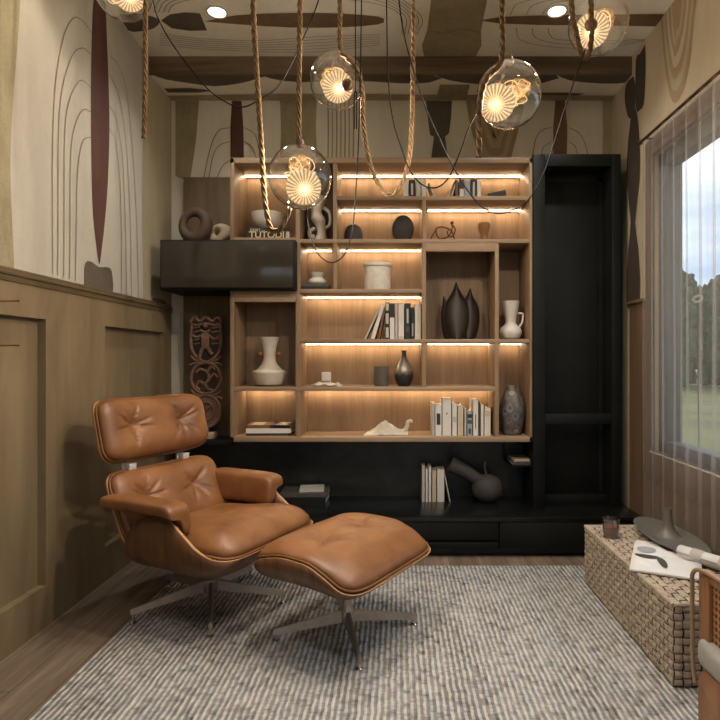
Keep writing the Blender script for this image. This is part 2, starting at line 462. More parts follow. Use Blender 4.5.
# right wall round the window opening
WY0, WY1, WZ0, WZ1 = .3, 3.315, .664, 2.385
m = MB(); m.box(XR, 1.66, WY1, YB+.2, 0, ZC); m.box(XR, 1.66, YF-.2, WY0, 0, ZC)
m.box(XR, 1.66, WY0, WY1, 0, WZ0); m.box(XR, 1.66, WY0, WY1, WZ1, ZC)
wr = struct(m.build('wall_right', M['plaster_warm']))

# mural paint, flat shapes on the wall planes --------------------------------
class Mural:
    def __init__(s, kind): s.kind = kind; s.m = MB(); s.mats = []; s.layer = 0
    def pt(s, px, py, off):
        if s.kind == 'left':
            y = -XL*F/(CX-px); return Vector((XL+off, y, H-(py-CY)*y/F))
        if s.kind == 'right':
            y = XR*F/(px-CX); return Vector((XR-off, y, H-(py-CY)*y/F))
        if s.kind == 'back': v = W(px, py, YB); v.y = YB-off; return v
        if s.kind == 'ceil': y = (ZC-H)*F/(CY-py); return Vector(((px-CX)*y/F, y, ZC-off))
        if s.kind == 'soffit': y = (ZS-H)*F/(CY-py); return Vector(((px-CX)*y/F, y, ZS-off))
    def slot(s, mat):
        if mat not in s.mats: s.mats.append(mat)
        s.m.mi = s.mats.index(mat)
    def shape(s, mat, pts, smooth=4):
        s.slot(mat); s.layer += 1; off = .0012+.0004*s.layer
        q = [s.pt(x, y, off) for x, y in pts]
        if smooth > 1: q = spline(q+[q[0]], smooth)[:-1]
        s.m.poly(q)
    def strip(s, mat, a, b):
        """filled between two px polylines of equal length"""
        s.slot(mat); s.layer += 1; off = .0012+.0004*s.layer
        A = spline([s.pt(x, y, off) for x, y in a], 5); B = spline([s.pt(x, y, off) for x, y in b], 5)
        s.m.rings([A, B], closed=False, cap=False, smooth=False)
    def line(s, mat, pts, w=.007):
        s.slot(mat); s.layer += .2; off = .0012+.0004*s.layer
        q = spline([s.pt(x, y, off) for x, y in pts], 6)
        nrm = {'left': Vector((1,0,0)), 'right': Vector((1,0,0)), 'back': Vector((0,1,0))}.get(s.kind, Vector((0,0,1)))
        A, B = [], []
        for i, p in enumerate(q):
            t = (q[min(i+1, len(q)-1)]-q[max(i-1, 0)]).normalized(); n = t.cross(nrm).normalized()
            A.append(p+n*w/2); B.append(p-n*w/2)
        s.m.rings([A, B], closed=False, cap=False, smooth=False)
    def build(s, parent): return struct(s.m.build('mural', [M[k] for k in s.mats], parent))

mu = Mural('left')
mu.strip('paint_olive', [(-120,-120),(-120,0),(-120,90),(-120,160),(-120,248)], [(22,-105),(20,0),(13,100),(10,170),(14,270)])
mu.strip('paint_tan', [(141,-50+91),(143,120),(142,200),(143,300)], [(172.6,87),(172.6,130),(172.6,200),(172.6,306)])
mu.shape('paint_maroon', [(96,-12),(93,5),(91,60),(91,150),(93,216),(97,252),(99,264),(101,252),(105,216),(108,170),(109,116),(107,50),(104,-4)])
mu.shape('paint_dark', [(84,289),(84,267),(87,261),(93,263),(98,267),(105,267),(110,268.5),(112,276),(112,294.5),(98,292)], 2)
mu.shape('paint_dark', [(152,302),(152.5,298),(158,298.5),(164,300.5),(166,304),(160,304)], 2)
for pts in ([(52,274),(52,240),(52,150),(55,83),(63,37),(73,18),(83,22),(91,33)], [(57,275),(57.5,240),(58,133),(62,87),(72,55),(82,48),(90,54)],
            [(63,277),(63.5,240),(64,140),(68,103),(77,83),(83,81),(91,89)], [(69,279),(69.5,240),(70,160),(74,127),(82,110),(91,112)],
            [(75,280),(75.5,240),(77,173),(82,142),(90,137)],
            [(109,55),(118,66),(126,92),(132,150),(136,220),(138,297)], [(109,75),(119,98),(126,150),(130,230),(131,297)],
            [(109,106),(116,120),(122,160),(125,230),(126,296)], [(109,128),(115,142),(119,176),(121,230),(121,295)]):
    mu.line('paint_line', pts, .0048)
mu.build(wl)
mu = Mural('back')
mu.strip('paint_olive', [(175.5,101),(175.5,140),(175.5,176)], [(199,101),(196,140),(190,182)])
mu.shape('paint_maroon', [(232,101),(230.5,127),(230.5,160),(244,160),(243.5,127),(241.5,101)], 1)
mu.strip('paint_olive', [(280,101),(281,130),(280,160)], [(317,101),(316,130),(318,160)])
for i in range(7):
    x = 328+i*4.2
    mu.line('paint_tan' if i % 2 else 'paint_olive', [(x,101),(x+.4,130),(x,160)], .011)
mu.shape('paint_slate', [(426,101),(428,120),(430,135),(434,137),(431,160),(448,160),(445,137),(449,133),(451,118),(452,101)], 1)
for k, mt in enumerate(('paint_grain','paint_tan','paint_grain','paint_tan','paint_grain','paint_tan')):
    d = k*4.2
    mu.shape(mt, [(466+d,101),(470+d,125),(476+d,146-d*.3),(484+d*.6,168-d*1.6),(506-d*.5,168-d*1.6),(514-d,146-d*.4),(519-d,125),(520-d,101)], 3)
mu.shape('paint_brown', [(555,101),(553,127),(553,158),(566.5,158),(567,127),(564.5,101)], 1)
for pts in ([(204,178),(211,147),(219,131),(230,128)], [(209,178),(214,154),(221,145),(230,142)], [(244.5,128),(252,132),(257,139),(261,158)],
            [(244.5,142),(252,147),(256,157)], [(217,178),(223,166),(230,161)], [(532,157),(536,138),(543,130),(551,128)],
            [(541,157),(543,148),(551,142)], [(569,128),(578,133),(584,142),(588,157)], [(569,142),(575,147),(578,157)]):
    mu.line('paint_line', pts, .0055)
mu.strip('paint_tan', [(602,101),(602.5,130),(602,156)], [(611.6,101),(611.6,130),(611.6,156)])
mu.build(wb)
mu = Mural('right')
mu.shape('paint_umber', [(645.5,44),(640,54),(636,60),(636,108),(640,110),(644,104),(645.5,84),(646,62)], 2)
mu.shape('paint_umber', [(634,76),(626.5,84),(625,100),(628,116),(632,118),(635,108),(636,90)], 3)
mu.shape('paint_umber', [(633,106),(628.5,140),(627,180),(631,222),(628.5,250),(627,306),(640,306),(639,250),(635.5,222),(640,180),(640,140),(637,112)], 2)
for k, mt in enumerate(('paint_grain','paint_tan','paint_grain','plaster_warm','paint_grain','paint_tan','paint_grain')):
    d = k*2.1
    mu.shape(mt, [(660+d,-8),(662+d,30),(666+d,72-d*2.2),(673+d*.3,102-d*5.4),(682-d*.3,94-d*5.2),(690-d,62-d*2.4),(694-d,20),(695-d,-18)], 3)
mu.build(wr)
mu = Mural('ceil')
mu.shape('paint_olive', [(432,-30),(431,0),(427,30),(424,56),(476,56),(481,30),(487,0),(491,-30)], 2)
mu.shape('paint_dark', [(120,14),(135,13),(152,16),(160,21),(154,28),(140,31),(128,30)], 2)
mu.shape('paint_dark', [(161,20),(170,14),(185,12),(200,13),(207,30),(190,30.5),(172,28)], 1)
mu.shape('paint_brown', [(205,21),(235,15),(290,12.5),(340,13),(378,16),(384,20),(378,24),(340,27),(290,27),(240,24)], 2)
mu.shape('paint_brown', [(480,20),(500,16.5),(540,15),(600,14),(668,13.5),(664,26),(600,25),(540,24.5),(500,23)], 1)
for k in range(6):
    mu.line('paint_line', [(160,33+k*2.2),(200,38+k*2),(260,40+k*2.2),(320,36+k*3),(380,34+k*2)], .004)
    mu.line('paint_line', [(168-k*5,12),(176-k*4,3-k*2),(210,-3-k*3),(300,-4-k*3),(370,2-k*4),(400+k*4,14),(402+k*3,34)], .004)
for k in range(3):
    mu.line('paint_line', [(516+k*16,27),(522+k*14,40-k*3),(560,47-k*4),(610,46-k*3),(655,38)], .004)
    mu.line('paint_line', [(510+k*16,14),(520+k*14,2+k*2),(560,-5+k*3),(620,-6),(670,-8)], .004)
mu.line('paint_line', [(430,30),(445,33),(460,28),(478,31)], .01)
mu.build(ceil)
mu = Mural('soffit')
mu.shape('ceiling_cream', [(154,74),(640,74),(611.5,100),(171.5,100)], 1)
mu.shape('paint_dark', [(151,73.8),(260,73.8),(258,78),(240,83),(215,86),(190,83),(165,79)], 2)
mu.shape('paint_dark', [(262,73.8),(430,73.8),(430,82),(400,83),(350,80),(300,82),(270,78)], 2)
mu.shape('paint_dark', [(432,73.8),(555,73.8),(545,82),(520,86),(480,84),(450,80)], 2)
mu.shape('paint_dark', [(556,73.8),(632,73.8),(628,82),(600,83),(570,80)], 2)
mu.shape('paint_dark', [(164,88),(190,87.5),(206,89),(211,90.5),(200,92),(168,92)], 1)
mu.shape('paint_brown', [(500,94),(540,92),(585,93),(560,97),(520,97)], 2)
mu.strip('paint_tan', [(168,95),(300,93),(440,94),(617,95)], [(171,100),(300,100),(440,100),(612,100)])
mu.shape('paint_olive', [(440,84),(470,84),(466,99),(436,99)], 1)
mu.build(ceil)
# stained face board of the soffit
struct(MB().box(XL+.001, XR-.001, YS, YS+.012, ZS-.004, ZC-.002).build('trim_1', M['beam']))
# wainscot of the left wall: rails, stiles and sunk panels
m = MB(); fr = -1.572; bk = -1.612
m.box(bk-.001, bk+.002, YF, 3.97, .01, RAIL-.02)
m.box(bk, fr, YF, 3.97, 1.378, RAIL-.02); m.box(bk, fr, YF, 3.97, 0, .187)
ys = [YF, -2.1, -1.32, -.83, -.05, .44, 1.22, 1.77, 2.552, 3.07, 3.85, 3.97]
for a, b in zip(ys[0::2], ys[1::2]): m.box(bk, fr, a, b, .187, 1.378)
struct(m.build('trim_2', M['wainscot']))
m = MB(); m.box(XL-.005, fr+.012, YF, 3.97, RAIL-.02, RAIL-.004, .004); m.box(XL-.005, fr+.004, YF, 3.97, RAIL-.004, RAIL+.012, .003)
m.box(fr-.004, fr+.006, YF, 3.97, RAIL-.045, RAIL-.02, .003)
struct(m.build('trim_3', M['rail']))
# right wall: wood below the rail, and window casing
m = MB(); m.box(XR-.012, XR, WY1, YB-.35, 0, 1.545); m.box(XR-.012, XR, WY0-.2, WY1, 0, .497)
m.box(XR-.03, XR, WY1+.09, YB-.35, 1.545, 1.565, .004)
struct(m.build('trim_4', M['wall_wood']))
m = MB(); m.box(XR-.02, XR, WY1, WY1+.085, .497, WZ1+.1, .003); m.box(XR-.02, XR, WY0, WY1, WZ1, WZ1+.1, .003); m.box(XR-.02, XR, WY0, WY1, .497, WZ0, .003)
struct(m.build('trim_5', M['wall_wood']))
win = bpy.data.objects.new('window_1', None); C.objects.link(win); win.location = (XR+.06, (WY0+WY1)/2, WZ0); struct(win)
def wpart(mb, name, mat):
    o = mb.build(name, mat, win); o.location = -Vector(win.location); return struct(o)
m = MB()
for a, b in ((WY0, WY0+.09), (WY1-.10, WY1), (1.62, 1.70)): m.box(XR+.02, XR+.10, a, b, WZ0, WZ1, .004)
m.box(XR+.02, XR+.10, WY0, WY1, WZ0, WZ0+.07, .004); m.box(XR+.02, XR+.10, WY0, WY1, WZ1-.09, WZ1, .004)
wpart(m, 'window_frame', M['frame_grey'])
wpart(MB().box(XR-.024, XR+.02, WY0, WY1+.02, WZ0-.008, WZ0, .002), 'window_sill', M['sill_edge'])
wpart(MB().grid(1, 1, lambda u, v: Vector((XR+.06, WY0+.05+u*(WY1-WY0-.1), WZ0+.04+v*(WZ1-WZ0-.08)))), 'pane', M['pane'])

# rug
RX0, RX1, RY0, RY1 = -1.215, 1.30, .35, 3.28
rug = MB().box(RX0, RX1, RY0, RY1, 0, .012, .004).build('rug', M['rug'])
tag(rug, 'pale grey and charcoal striped flatweave rug lying on the plank floor', 'rug')

# ------------------------------------------------------------------ shelving
ZFc, ZBk = 3.66, 3.968
def sx(px): return (px-CX)*ZFc/F
def sz(py): return H-(py-CY)*ZFc/F
sh = thing('shelving_unit', 'large oak wall shelving unit with lit open compartments and dark hanging box', 'shelving', (sx(381), ZFc, sz(442)))
sl = -Vector(sh.location)
def spart(name, x0, x1, y0, y1, mat, d0=0, d1=None):
    o = MB().box(sx(x0), sx(x1), ZFc+d0, ZBk if d1 is None else ZFc+d1, sz(y1), sz(y0), .002).build(name, mat, sh, sl); return o
spart('side_panel', 230, 234, 158, 241, M['oak']); spart('side_panel', 230, 234, 290, 442, M['oak'])
spart('side_panel', 529.5, 532.4, 158, 442, M['oak'])
for x0, x1, y0, y1 in ((295.5,300,158,442),(333,337,163,289),(422,426,200,387),(495,499,243,437)): spart('divider', x0, x1, y0+.2, y1-.2, M['oak'], .003)
spart('top_board', 230, 532.4, 157.5, 163, M['oak_h'])
for x0, x1, y in ((337,529.5,196),(300,529.5,239),(300,422,289),(300,529.5,339),(234,495,387),(234,295.5,237.5),(234,295.5,290.5)):
    spart('shelf_board', x0, x1, y, y+4, M['oak_h'])
spart('bottom_board', 230, 532.4, 437, 442, M['oak_h'])
spart('fascia', 234, 295.5, 294.5, 302, M['oak_h'], 0, .02); spart('fascia', 426, 495, 243, 251.5, M['oak_h'], 0, .02)
MB().box(sx(230), sx(532.4), ZBk, ZBk+.012, sz(441), sz(158)).build('back_panel', M['oak'], sh, sl)
for x0, x1, y in ((238,292,163),(341,528,163),(341,420,200),(428,528,200),(303,331,243),(339,420,243),(303,420,293),(303,420,343),(428,493,343),(501,528,343),(303,493,391),(238,292,391)):
    o = MB().box(sx(x0)*1.07, sx(x1)*1.07, ZBk-.056, ZBk-.034, sz(y)-.0035, sz(y)-.0005).build('led_strip', M['led'], sh, sl)
    lab(o, 'glowing warm light strip')
# board of brown cloth left of the shelves (upper light part and lower dark one are the same board)
struct(MB().box(-1.483, sx(230)-.004, 3.955, 3.995, .62, 2.462, .002).build('trim_6', M['panel_brown']))
# dark stone panel between bench and shelves
struct(MB().box(-1.56, sx(533), 3.97, 3.998, .246, sz(443)).build('trim_7', M['stone']))

# glossy dark box hung across the left column
bx0, bx1 = (159-CX)*3.58/F, (295-CX)*3.58/F
bz0, bz1 = H-(289.5-CY)*3.58/F, sz(241.8)
hb = thing('wall_cabinet', 'glossy dark hanging box cabinet crossing the left shelf column', 'cabinet', ((bx0+bx1)/2, 3.6, bz0))
hl = -Vector(hb.location)
MB().box(bx0, bx1, 3.595, 3.95, bz0, bz1, .003).build('body', M['black_wood'], hb, hl)
MB().box(bx0+.012, bx1-.012, 3.578, 3.594, bz0+.012, bz1-.012, .002).build('door', M['smoked'], hb, hl)
# black ledge carrying the carved panel
led_z = H-(439-CY)*3.8/F
tag(MB().box(-1.57, sx(230)-.006, 3.72, 3.9555, led_z-.03, led_z, .002).build('ledge', M['black_wood'], None), 'thin black wall ledge under the carved wooden panel', 'ledge')

# low black bench cabinet
BZ = .247
be = thing('low_cabinet', 'long low black cabinet running under the shelves along the back wall', 'cabinet', (0, 3.43, 0))
bl = -Vector(be.location)
MB().box(XL+.02, XR-.015, 3.45, 3.968, .055, BZ-.025, 0).build('body', M['black_wood'], be, bl)
MB().box(XL+.02, XR-.015, 3.425, 3.968, BZ-.025, BZ, .003).build('top_panel', M['black_gloss'], be, bl)
MB().box(XL+.02, XR-.015, 3.49, 3.9, 0, .055, 0).build('plinth', M['black_gloss'], be, bl)
def bp(px): return (px-CX)*3.43/F
for x0, x1, z0, z1 in ((bp(136)+.02, bp(317), .058, BZ-.03), (bp(318), bp(498), .112, BZ-.03), (bp(318), bp(498), .058, .095), (bp(500), XR-.02, .058, BZ-.03)):
    MB().box(x0, x1, 3.43, 3.45, z0, z1, .002).build('drawer', M['black_wood'], be, bl)

# tall black cabinet: deep frame round a recessed door
cz0 = BZ
TC = thing('tall_cabinet', 'tall black framed cabinet standing at the right end of the shelves', 'cabinet', (1.14, 3.65, cz0))
tl = -Vector(TC.location)
def cp(px): return (px-CX)*3.65/F
def cz(py): return H-(py-CY)*3.65/F
c0, c1, i0, i1 = cp(533.4), cp(621), cp(545), cp(612)
def tpart(name, mb, mat): return mb.build(name, mat, TC, tl)
tpart('side_panel', MB().box(c0, i0, 3.65, 3.968, cz0, cz(154), .002), M['black_wood'])
tpart('side_panel', MB().box(i1, c1, 3.65, 3.968, cz0, cz(154), .002), M['black_wood'])
tpart('top_panel', MB().box(i0, i1, 3.65, 3.968, cz(166), cz(154), .002), M['black_wood'])
d = MB().box(i0, i1, 3.81, 3.83, cz0+.06, cz(166), .002)
door = tpart('door', d, M['black_wood'])
m = MB(); m.box(i0+.004, i1-.004, 3.803, 3.812, cz(170)-.03, cz(167), .002); m.box(i0+.002, i0+.03, 3.803, 3.812, cz0+.065, cz(170)); m.box(i1-.03, i1-.004, 3.803, 3.812, cz0+.065, cz(170))
m.build('door_frame', M['black_wood'], door)
tpart('cross_rail', MB().box(i0, i1, 3.655, 3.70, cz(424), cz(414), .002), M['black_wood'])
tpart('bottom_rail', MB().box(i0, i1, 3.74, 3.81, cz0, cz0+.06, .002), M['black_wood'])

# ------------------------------------------------------------------ books
SHELF = {'one': sz(196), 'two': sz(239), 'three': sz(289), 'four': sz(339), 'five': sz(387), 'six': sz(437), 'bench': BZ, 'leftlow': sz(437), 'box': sz(237.5)}
def book(x, y, z, t, h, d, cover, label, group, lean=0, marks=(), name='book'):
    """upright book: x = left edge at the foot, spine towards the room; lean tilts the head to +x"""
    o = thing(name, label, 'book', (x+t/2, y, z), 0, group)
    o.rotation_euler = (0, lean, 0)
    if lean: o.location.z += math.sin(abs(lean))*t/2
    m = MB()
    m.box(-t/2, -t/2+.002, 0, d, 0, h); m.box(t/2-.002, t/2, 0, d, 0, h); m.box(-t/2, t/2, 0, .002, 0, h)
    m.build('cover', M[cover], o)
    MB().box(-t/2+.0021, t/2-.0021, .0021, d-.004, .003, h-.003).build('pages', M['paper_cream'], o)
    for z0, z1, w, mt in marks:
        MB().box(-t/2*w, t/2*w, -.0008, -.0001, h*z0, h*z1).build('spine_label', M[mt], o)
    return o
Zb = 3.72
def bx(px, Z=Zb): return (px-CX)*Z/F
def row(shelf, group, items, bottom, Z=Zb, d=.17):
    for x0, x1, top, cov, label, lean, marks in items:
        book(bx(x0, Z), Z, SHELF[shelf], (x1-x0)*Z/F-.001, (bottom-top)*Z/F, d, cov, label, group, lean, marks)
DK = ((.3,.55,.5,'ink'),)
row('four', 'books on the shelf above the grey cup', [
 (364.0,366.3,308,'cover_grey','thin pale book leaning leftmost on shelf above grey cup',.44,()),
 (370.5,374.8,306,'cover_white','cream book leaning second from left above grey cup',.30,()),
 (377.5,380.2,309,'cover_brown','brown book leaning against black spines above grey cup',.19,()),
 (385.2,389.4,304,'cover_black','black book with pale spine patches beside the leaning books',0,((.05,.32,.7,'cover_grey'),(.42,.7,.7,'cover_grey'),(.78,.97,.7,'cover_grey'))),
 (389.6,394.8,304.5,'cover_white','white book with black upper spine beside the leaning books',0,((.6,.98,.98,'cover_black'),)),
 (395.0,398.0,304.5,'cover_grey','slim grey book between two white books above grey cup',0,()),
 (398.2,404.3,305,'cover_white','wide white book left of thick black book, above grey cup',0,((.02,.08,.8,'cover_grey'),)),
 (404.6,410.8,305,'cover_black','thick black book in the upright row above grey cup',0,((.45,.85,.3,'cover_grey'),(.2,.35,.5,'cover_dim'))),
 (411.0,414.4,309,'cover_black','shorter black book with blue spine foot, above grey cup',0,((.1,.5,.5,'cover_blue'),)),
 (414.6,421.2,306,'cover_white','cream white book at right end, against shelf divider',0,()),
], 341)
row('six', 'white books on the bottom shelf', [
 (432,435,408,'cover_grey','grey slim book leftmost in the bottom shelf white row',0,()),
 (435.1,442,409.5,'cover_white','white book with dark oval emblem low in white row',0,((.35,.72,.55,'ink'),)),
 (442.2,451.7,403.5,'cover_white','thickest tall white book in the bottom shelf row',0,((.58,.62,.15,'ink'),)),
 (452,457.2,408,'cover_white','white book with grey triangle mark in bottom row',0,((.42,.58,.7,'cover_grey'),)),
 (457.4,463.7,410,'paper_cream','cream white book with plain spine in bottom row',0,()),
 (464.2,466.8,413,'cover_grey','thin pale book left of patterned short book',0,()),
 (467,472.6,416.5,'cover_blue','shortest white book with blue grey printed spine bands',0,((.74,.9,.8,'ink'),(.5,.66,.8,'cover_dim'),(.08,.3,.5,'cover_dim'))),
 (472.9,478.6,404.5,'cover_white','tall white book right of the patterned short book',0,((.2,.6,.12,'ink'),)),
 (478.8,480.4,407,'cover_dim','very thin dark spined book in bottom white row',0,()),
 (480.6,484,409.5,'cover_white','narrow white book second from right in bottom row',0,()),
 (484.2,491,413,'cover_white','white book with tan square, right end of bottom row',0,((.7,.92,.7,'paper_cream'),)),
], 440.5)
row('one', 'books on the top shelf', [
 (403,408.8,178,'cover_white','white book leftmost on the top shelf by rope loop',0,()),
 (409,415.3,178,'cover_black','black book beside white one on top shelf left group',0,((.2,.8,.35,'cover_grey'),)),
 (415.6,421,178.5,'cover_grey','grey book in middle of left group, top shelf',0,()),
 (421.2,426,178.5,'cover_white','pale book at right of left upright group, top shelf',0,()),
 (434.6,436.2,180,'cover_white','thin pale book leaning left against left top group',-.4,()),
 (446.2,447.6,179,'cover_white','thin pale book leaning right, first in right top group',.42,()),
 (450.6,452.4,179,'cover_grey','thin grey book leaning against right top group',.26,()),
 (455.2,458.6,178.5,'cover_brown','dark brown narrow book in right group, top shelf',0,()),
 (459.5,464,177.5,'cover_white','white book with black spine head, top shelf right group',0,((.5,.98,.98,'cover_black'),)),
 (464.2,470.6,178.5,'cover_blue','blue grey book in right group, top shelf',0,()),
 (470.9,476.8,177.5,'cover_black','black book in right group, top shelf',0,((.15,.85,.3,'cover_grey'),)),
 (477,481,178.5,'cover_white','pale book at right end of right top group',0,()),
], 197, Zb, .14)
row('bench', 'white books standing on the low cabinet', [
 (421.7,425.2,462,'cover_grey','pale book leftmost in the small group on low cabinet',0,()),
 (425.4,428.2,465.5,'cover_white','shorter white book second in group on low cabinet',0,()),
 (428.4,431.6,463,'cover_white','taller white book third in group on low cabinet',0,()),
 (431.9,436.6,467,'paper_cream','cream wide book fourth in group on low cabinet',0,()),
 (436.9,444.6,466,'cover_white','widest white book in group on low cabinet',0,()),
 (449.5,451,469,'cover_white','thin white book leaning at right of low cabinet group',-.2,()),
], 498.5, 3.80, .14)
def flat_book(cx, cy, z, w, d, t, cover, label, group, rot=0, marks=(), tilt=0):
    o = thing('book', label, 'book', (cx, cy, z), rot, group)
    if tilt: o.rotation_euler = (0, tilt, rot)
    m = MB(); m.box(-w/2, w/2, -d/2, d/2, 0, .0025); m.box(-w/2, w/2, -d/2, d/2, t-.0025, t); m.box(-w/2, w/2, -d/2, -d/2+.002, .0025, t-.0025)
    m.build('cover', M[cover], o)
    MB().box(-w/2+.004, w/2-.004, -d/2+.003, d/2-.004, .0026, t-.0026).build('pages', M['paper'], o)
    for x0, x1, y0, y1, mt in marks:
        MB().box(x0*w/2, x1*w/2, y0*d/2, y1*d/2, t+.0001, t+.0008).build('cover_print', M[mt], o)
    return o
g = 'stacked books in the lower left compartment'
z = SHELF['leftlow']; X = bx(270, 3.8)
flat_book(X, 3.82, z, .27, .20, .017, 'cover_dim', 'dark grey book at the bottom of lower left stack', g)
flat_book(X+.006, 3.815, z+.0175, .29, .21, .03, 'cover_white', 'thick white book in middle of lower left stack', g, .03)
flat_book(X-.062, 3.82, z+.048, .16, .20, .02, 'cover_brown', 'brown book with cream cover panel, left on top of stack', g, .06, ((-.7,.3,-.8,.8,'paper_cream'),))
flat_book(X+.088, 3.82, z+.048, .13, .20, .02, 'cover_black', 'dark book with cream cover panel, right on top of stack', g, -.05, ((-.6,.5,-.8,.8,'paper_cream'),))
g = 'stacked books left on the low cabinet'
X = bx(304, 3.8)
flat_book(X, 3.83, BZ, .31, .23, .05, 'cover_black', 'thick black book at the bottom of low cabinet stack', g)
flat_book(X+.008, 3.83, BZ+.0505, .31, .22, .026, 'cover_dim', 'dark grey book in the middle of low cabinet stack', g, .05)
flat_book(X+.05, 3.83, BZ+.077, .16, .16, .016, 'cover_grey', 'small grey book on top of low cabinet stack', g, .1)
g = 'books under the white pot'
z = SHELF['three']; X = bx(316.5, 3.78)
flat_book(X, 3.78, z, .185, .18, .022, 'cover_black', 'black book with white lettering strip, bottom under white pot', g)
flat_book(X+.004, 3.785, z+.0225, .175, .17, .018, 'cover_dim', 'dark book directly under the squat white pot', g, .04)
g = 'fallen books on the top shelf'
z = SHELF['one']
flat_book(bx(505,3.8), 3.80, z, .06, .14, .02, 'cover_white', 'small pale book lying flat, right on top shelf', g)
o = flat_book(bx(496,3.78), 3.78, z+.012, .12, .12, .034, 'cover_black', 'black book lying tilted on pale one, top shelf right', g, 0, (), -.22)
# the black lettered book under the bowl
zbk = SHELF['box']
bk_ = thing('book', 'black book with large pale capital letters on spine under white bowl', 'book', (bx(266,3.72), 3.72, zbk))
m = MB(); m.box(-.128,.128,0,.2,0,.003); m.box(-.128,.128,0,.2,.073,.076); m.box(-.128,.128,0,.003,.003,.073); m.build('cover', M['cover_black'], bk_)
MB().box(-.122,.122,.0031,.195,.0031,.0729).build('pages', M['paper_cream'], bk_)
def text(txt, size, loc, mat, parent, name='lettering', ext=.0006, rot=(PI/2,0,0), sxx=1):
    cu = bpy.data.curves.new(name, 'FONT'); cu.body = txt; cu.size = size; cu.extrude = ext; cu.align_x = 'CENTER'
    cu.offset = size*.012; cu.space_character = .98
    tmp = bpy.data.objects.new(name, cu); C.objects.link(tmp)
    dg = bpy.context.evaluated_depsgraph_get(); me = bpy.data.meshes.new_from_object(tmp.evaluated_get(dg))
    bpy.data.objects.remove(tmp)
    me.materials.clear(); me.materials.append(mat)
    o = bpy.data.objects.new(name, me); C.objects.link(o); o.parent = parent; o.location = loc; o.rotation_euler = rot; o.scale.x = sxx
    return o
text('TUTODI', .060, (.005, -.001, .011), M['gold_ink'], bk_, sxx=1.05)
text('DOIST —', .024, (-.055, -.001, .054), M['gold_ink'], bk_)
flat_book(bx(287.6,3.76), 3.80, zbk, .034, .14, .055, 'cover_white', 'small white book wedged right of the lettered black book', None)

# ------------------------------------------------------------------ shelf objects
def sit(px, shelf, Z=3.79): return (( px-CX)*Z/F, Z, SHELF[shelf])
U = 3.79/F
def lathe_thing(name, label, cat, loc, prof, mat, seg=40, extra=None, sub=0, fn=None, group=None):
    o = MB().lathe(prof, (0,0,0), seg, fn=fn).build(name, mat, None, loc, sub=sub, sharp=50)
    return tag(o, label, cat, group)
def hollow(prof, th):
    """outer profile bottom->top, then the inner wall back down"""
    return prof + [(max(r-th, .001), z) for r, z in reversed(prof[1:])] + [(0.001, prof[0][1]+th)]
def smooth_prof(p, n=6):
    q = spline([Vector((r, 0, z)) for r, z in p], n); return [(v.x, v.z) for v in q]
# white bowl on the lettered book
lx, ly, _ = sit(267.5, 'box', 3.81)
lathe_thing('bowl', 'rounded white bowl standing on the lettered black book', 'bowl', (lx, 3.815, zbk+.0765),
            hollow([(.03,0),(.055,.004),(.085,.03),(.1,.07),(.106,.115)], .005), M['white_ceramic'])
# cream figure
fx, fy, fz = sit(319, 'box', 3.80); fz = SHELF['two']
m = MB()
m.lathe(smooth_prof([(.035,0),(.042,.02),(.03,.07),(.034,.12),(.048,.16),(.036,.2),(.044,.25),(.05,.29),(.03,.315),(.001,.32)]), (0,0,0), 20,
        fn=lambda p: p+Vector((.016*math.sin(p.z*22), .4*.016*math.cos(p.z*17), 0)))
fig = thing('figurine', 'cream abstract standing figure in the tall narrow upper compartment', 'figurine', (fx, fy, fz))
m.build('torso', M['matte_white'], fig)
MB().tube(spline([(.03,0,.24),(.07,-.01,.2),(.075,-.01,.13),(.045,0,.1)]), .011, 8).build('arm', M['matte_white'], fig)
MB().tube(spline([(-.03,0,.1),(-.06,-.01,.08),(-.055,-.01,.04),(-.03,0,.05)]), .014, 8).build('arm', M['matte_white'], fig)
# squat pot on books
X = bx(317.5, 3.78)
lathe_thing('pot', 'squat white pot with short neck standing on black books', 'pot', (X, 3.78, SHELF['three']+.041),
            hollow(smooth_prof([(.05,0),(.062,.012),(.06,.03),(.045,.042),(.036,.05),(.042,.058),(.052,.08)]), .005), M['white_ceramic'])
# lidded canister
o = thing('canister', 'large pale stoneware canister with flat lid on lit shelf', 'canister', sit(377.5, 'three'))
MB().lathe([(.001,0),(.084,0),(.088,.006),(.088,.155),(.084,.16)], (0,0,0), 40).build('body', M['crackle'], o)
MB().lathe([(.001,.16),(.092,.16),(.094,.165),(.094,.178),(.088,.184),(.001,.186)], (0,0,0), 40).build('lid', M['crackle'], o)
# dark dome, dark oval
lathe_thing('dome_vase', 'small dark dome shaped vase on lit upper shelf', 'vase', sit(353.5, 'two'),
            smooth_prof([(.001,0),(.055,.001),(.062,.03),(.06,.07),(.045,.105),(.02,.122),(.001,.124)], 5), M['charcoal'])
o = MB().sphere((0,0,.093), 1, 32, 20, (.073,.03,.093)).build('oval_vase', M['charcoal'], None, sit(403, 'two'))
tag(o, 'dark grey flattened oval vase standing upright on lit upper shelf', 'vase')
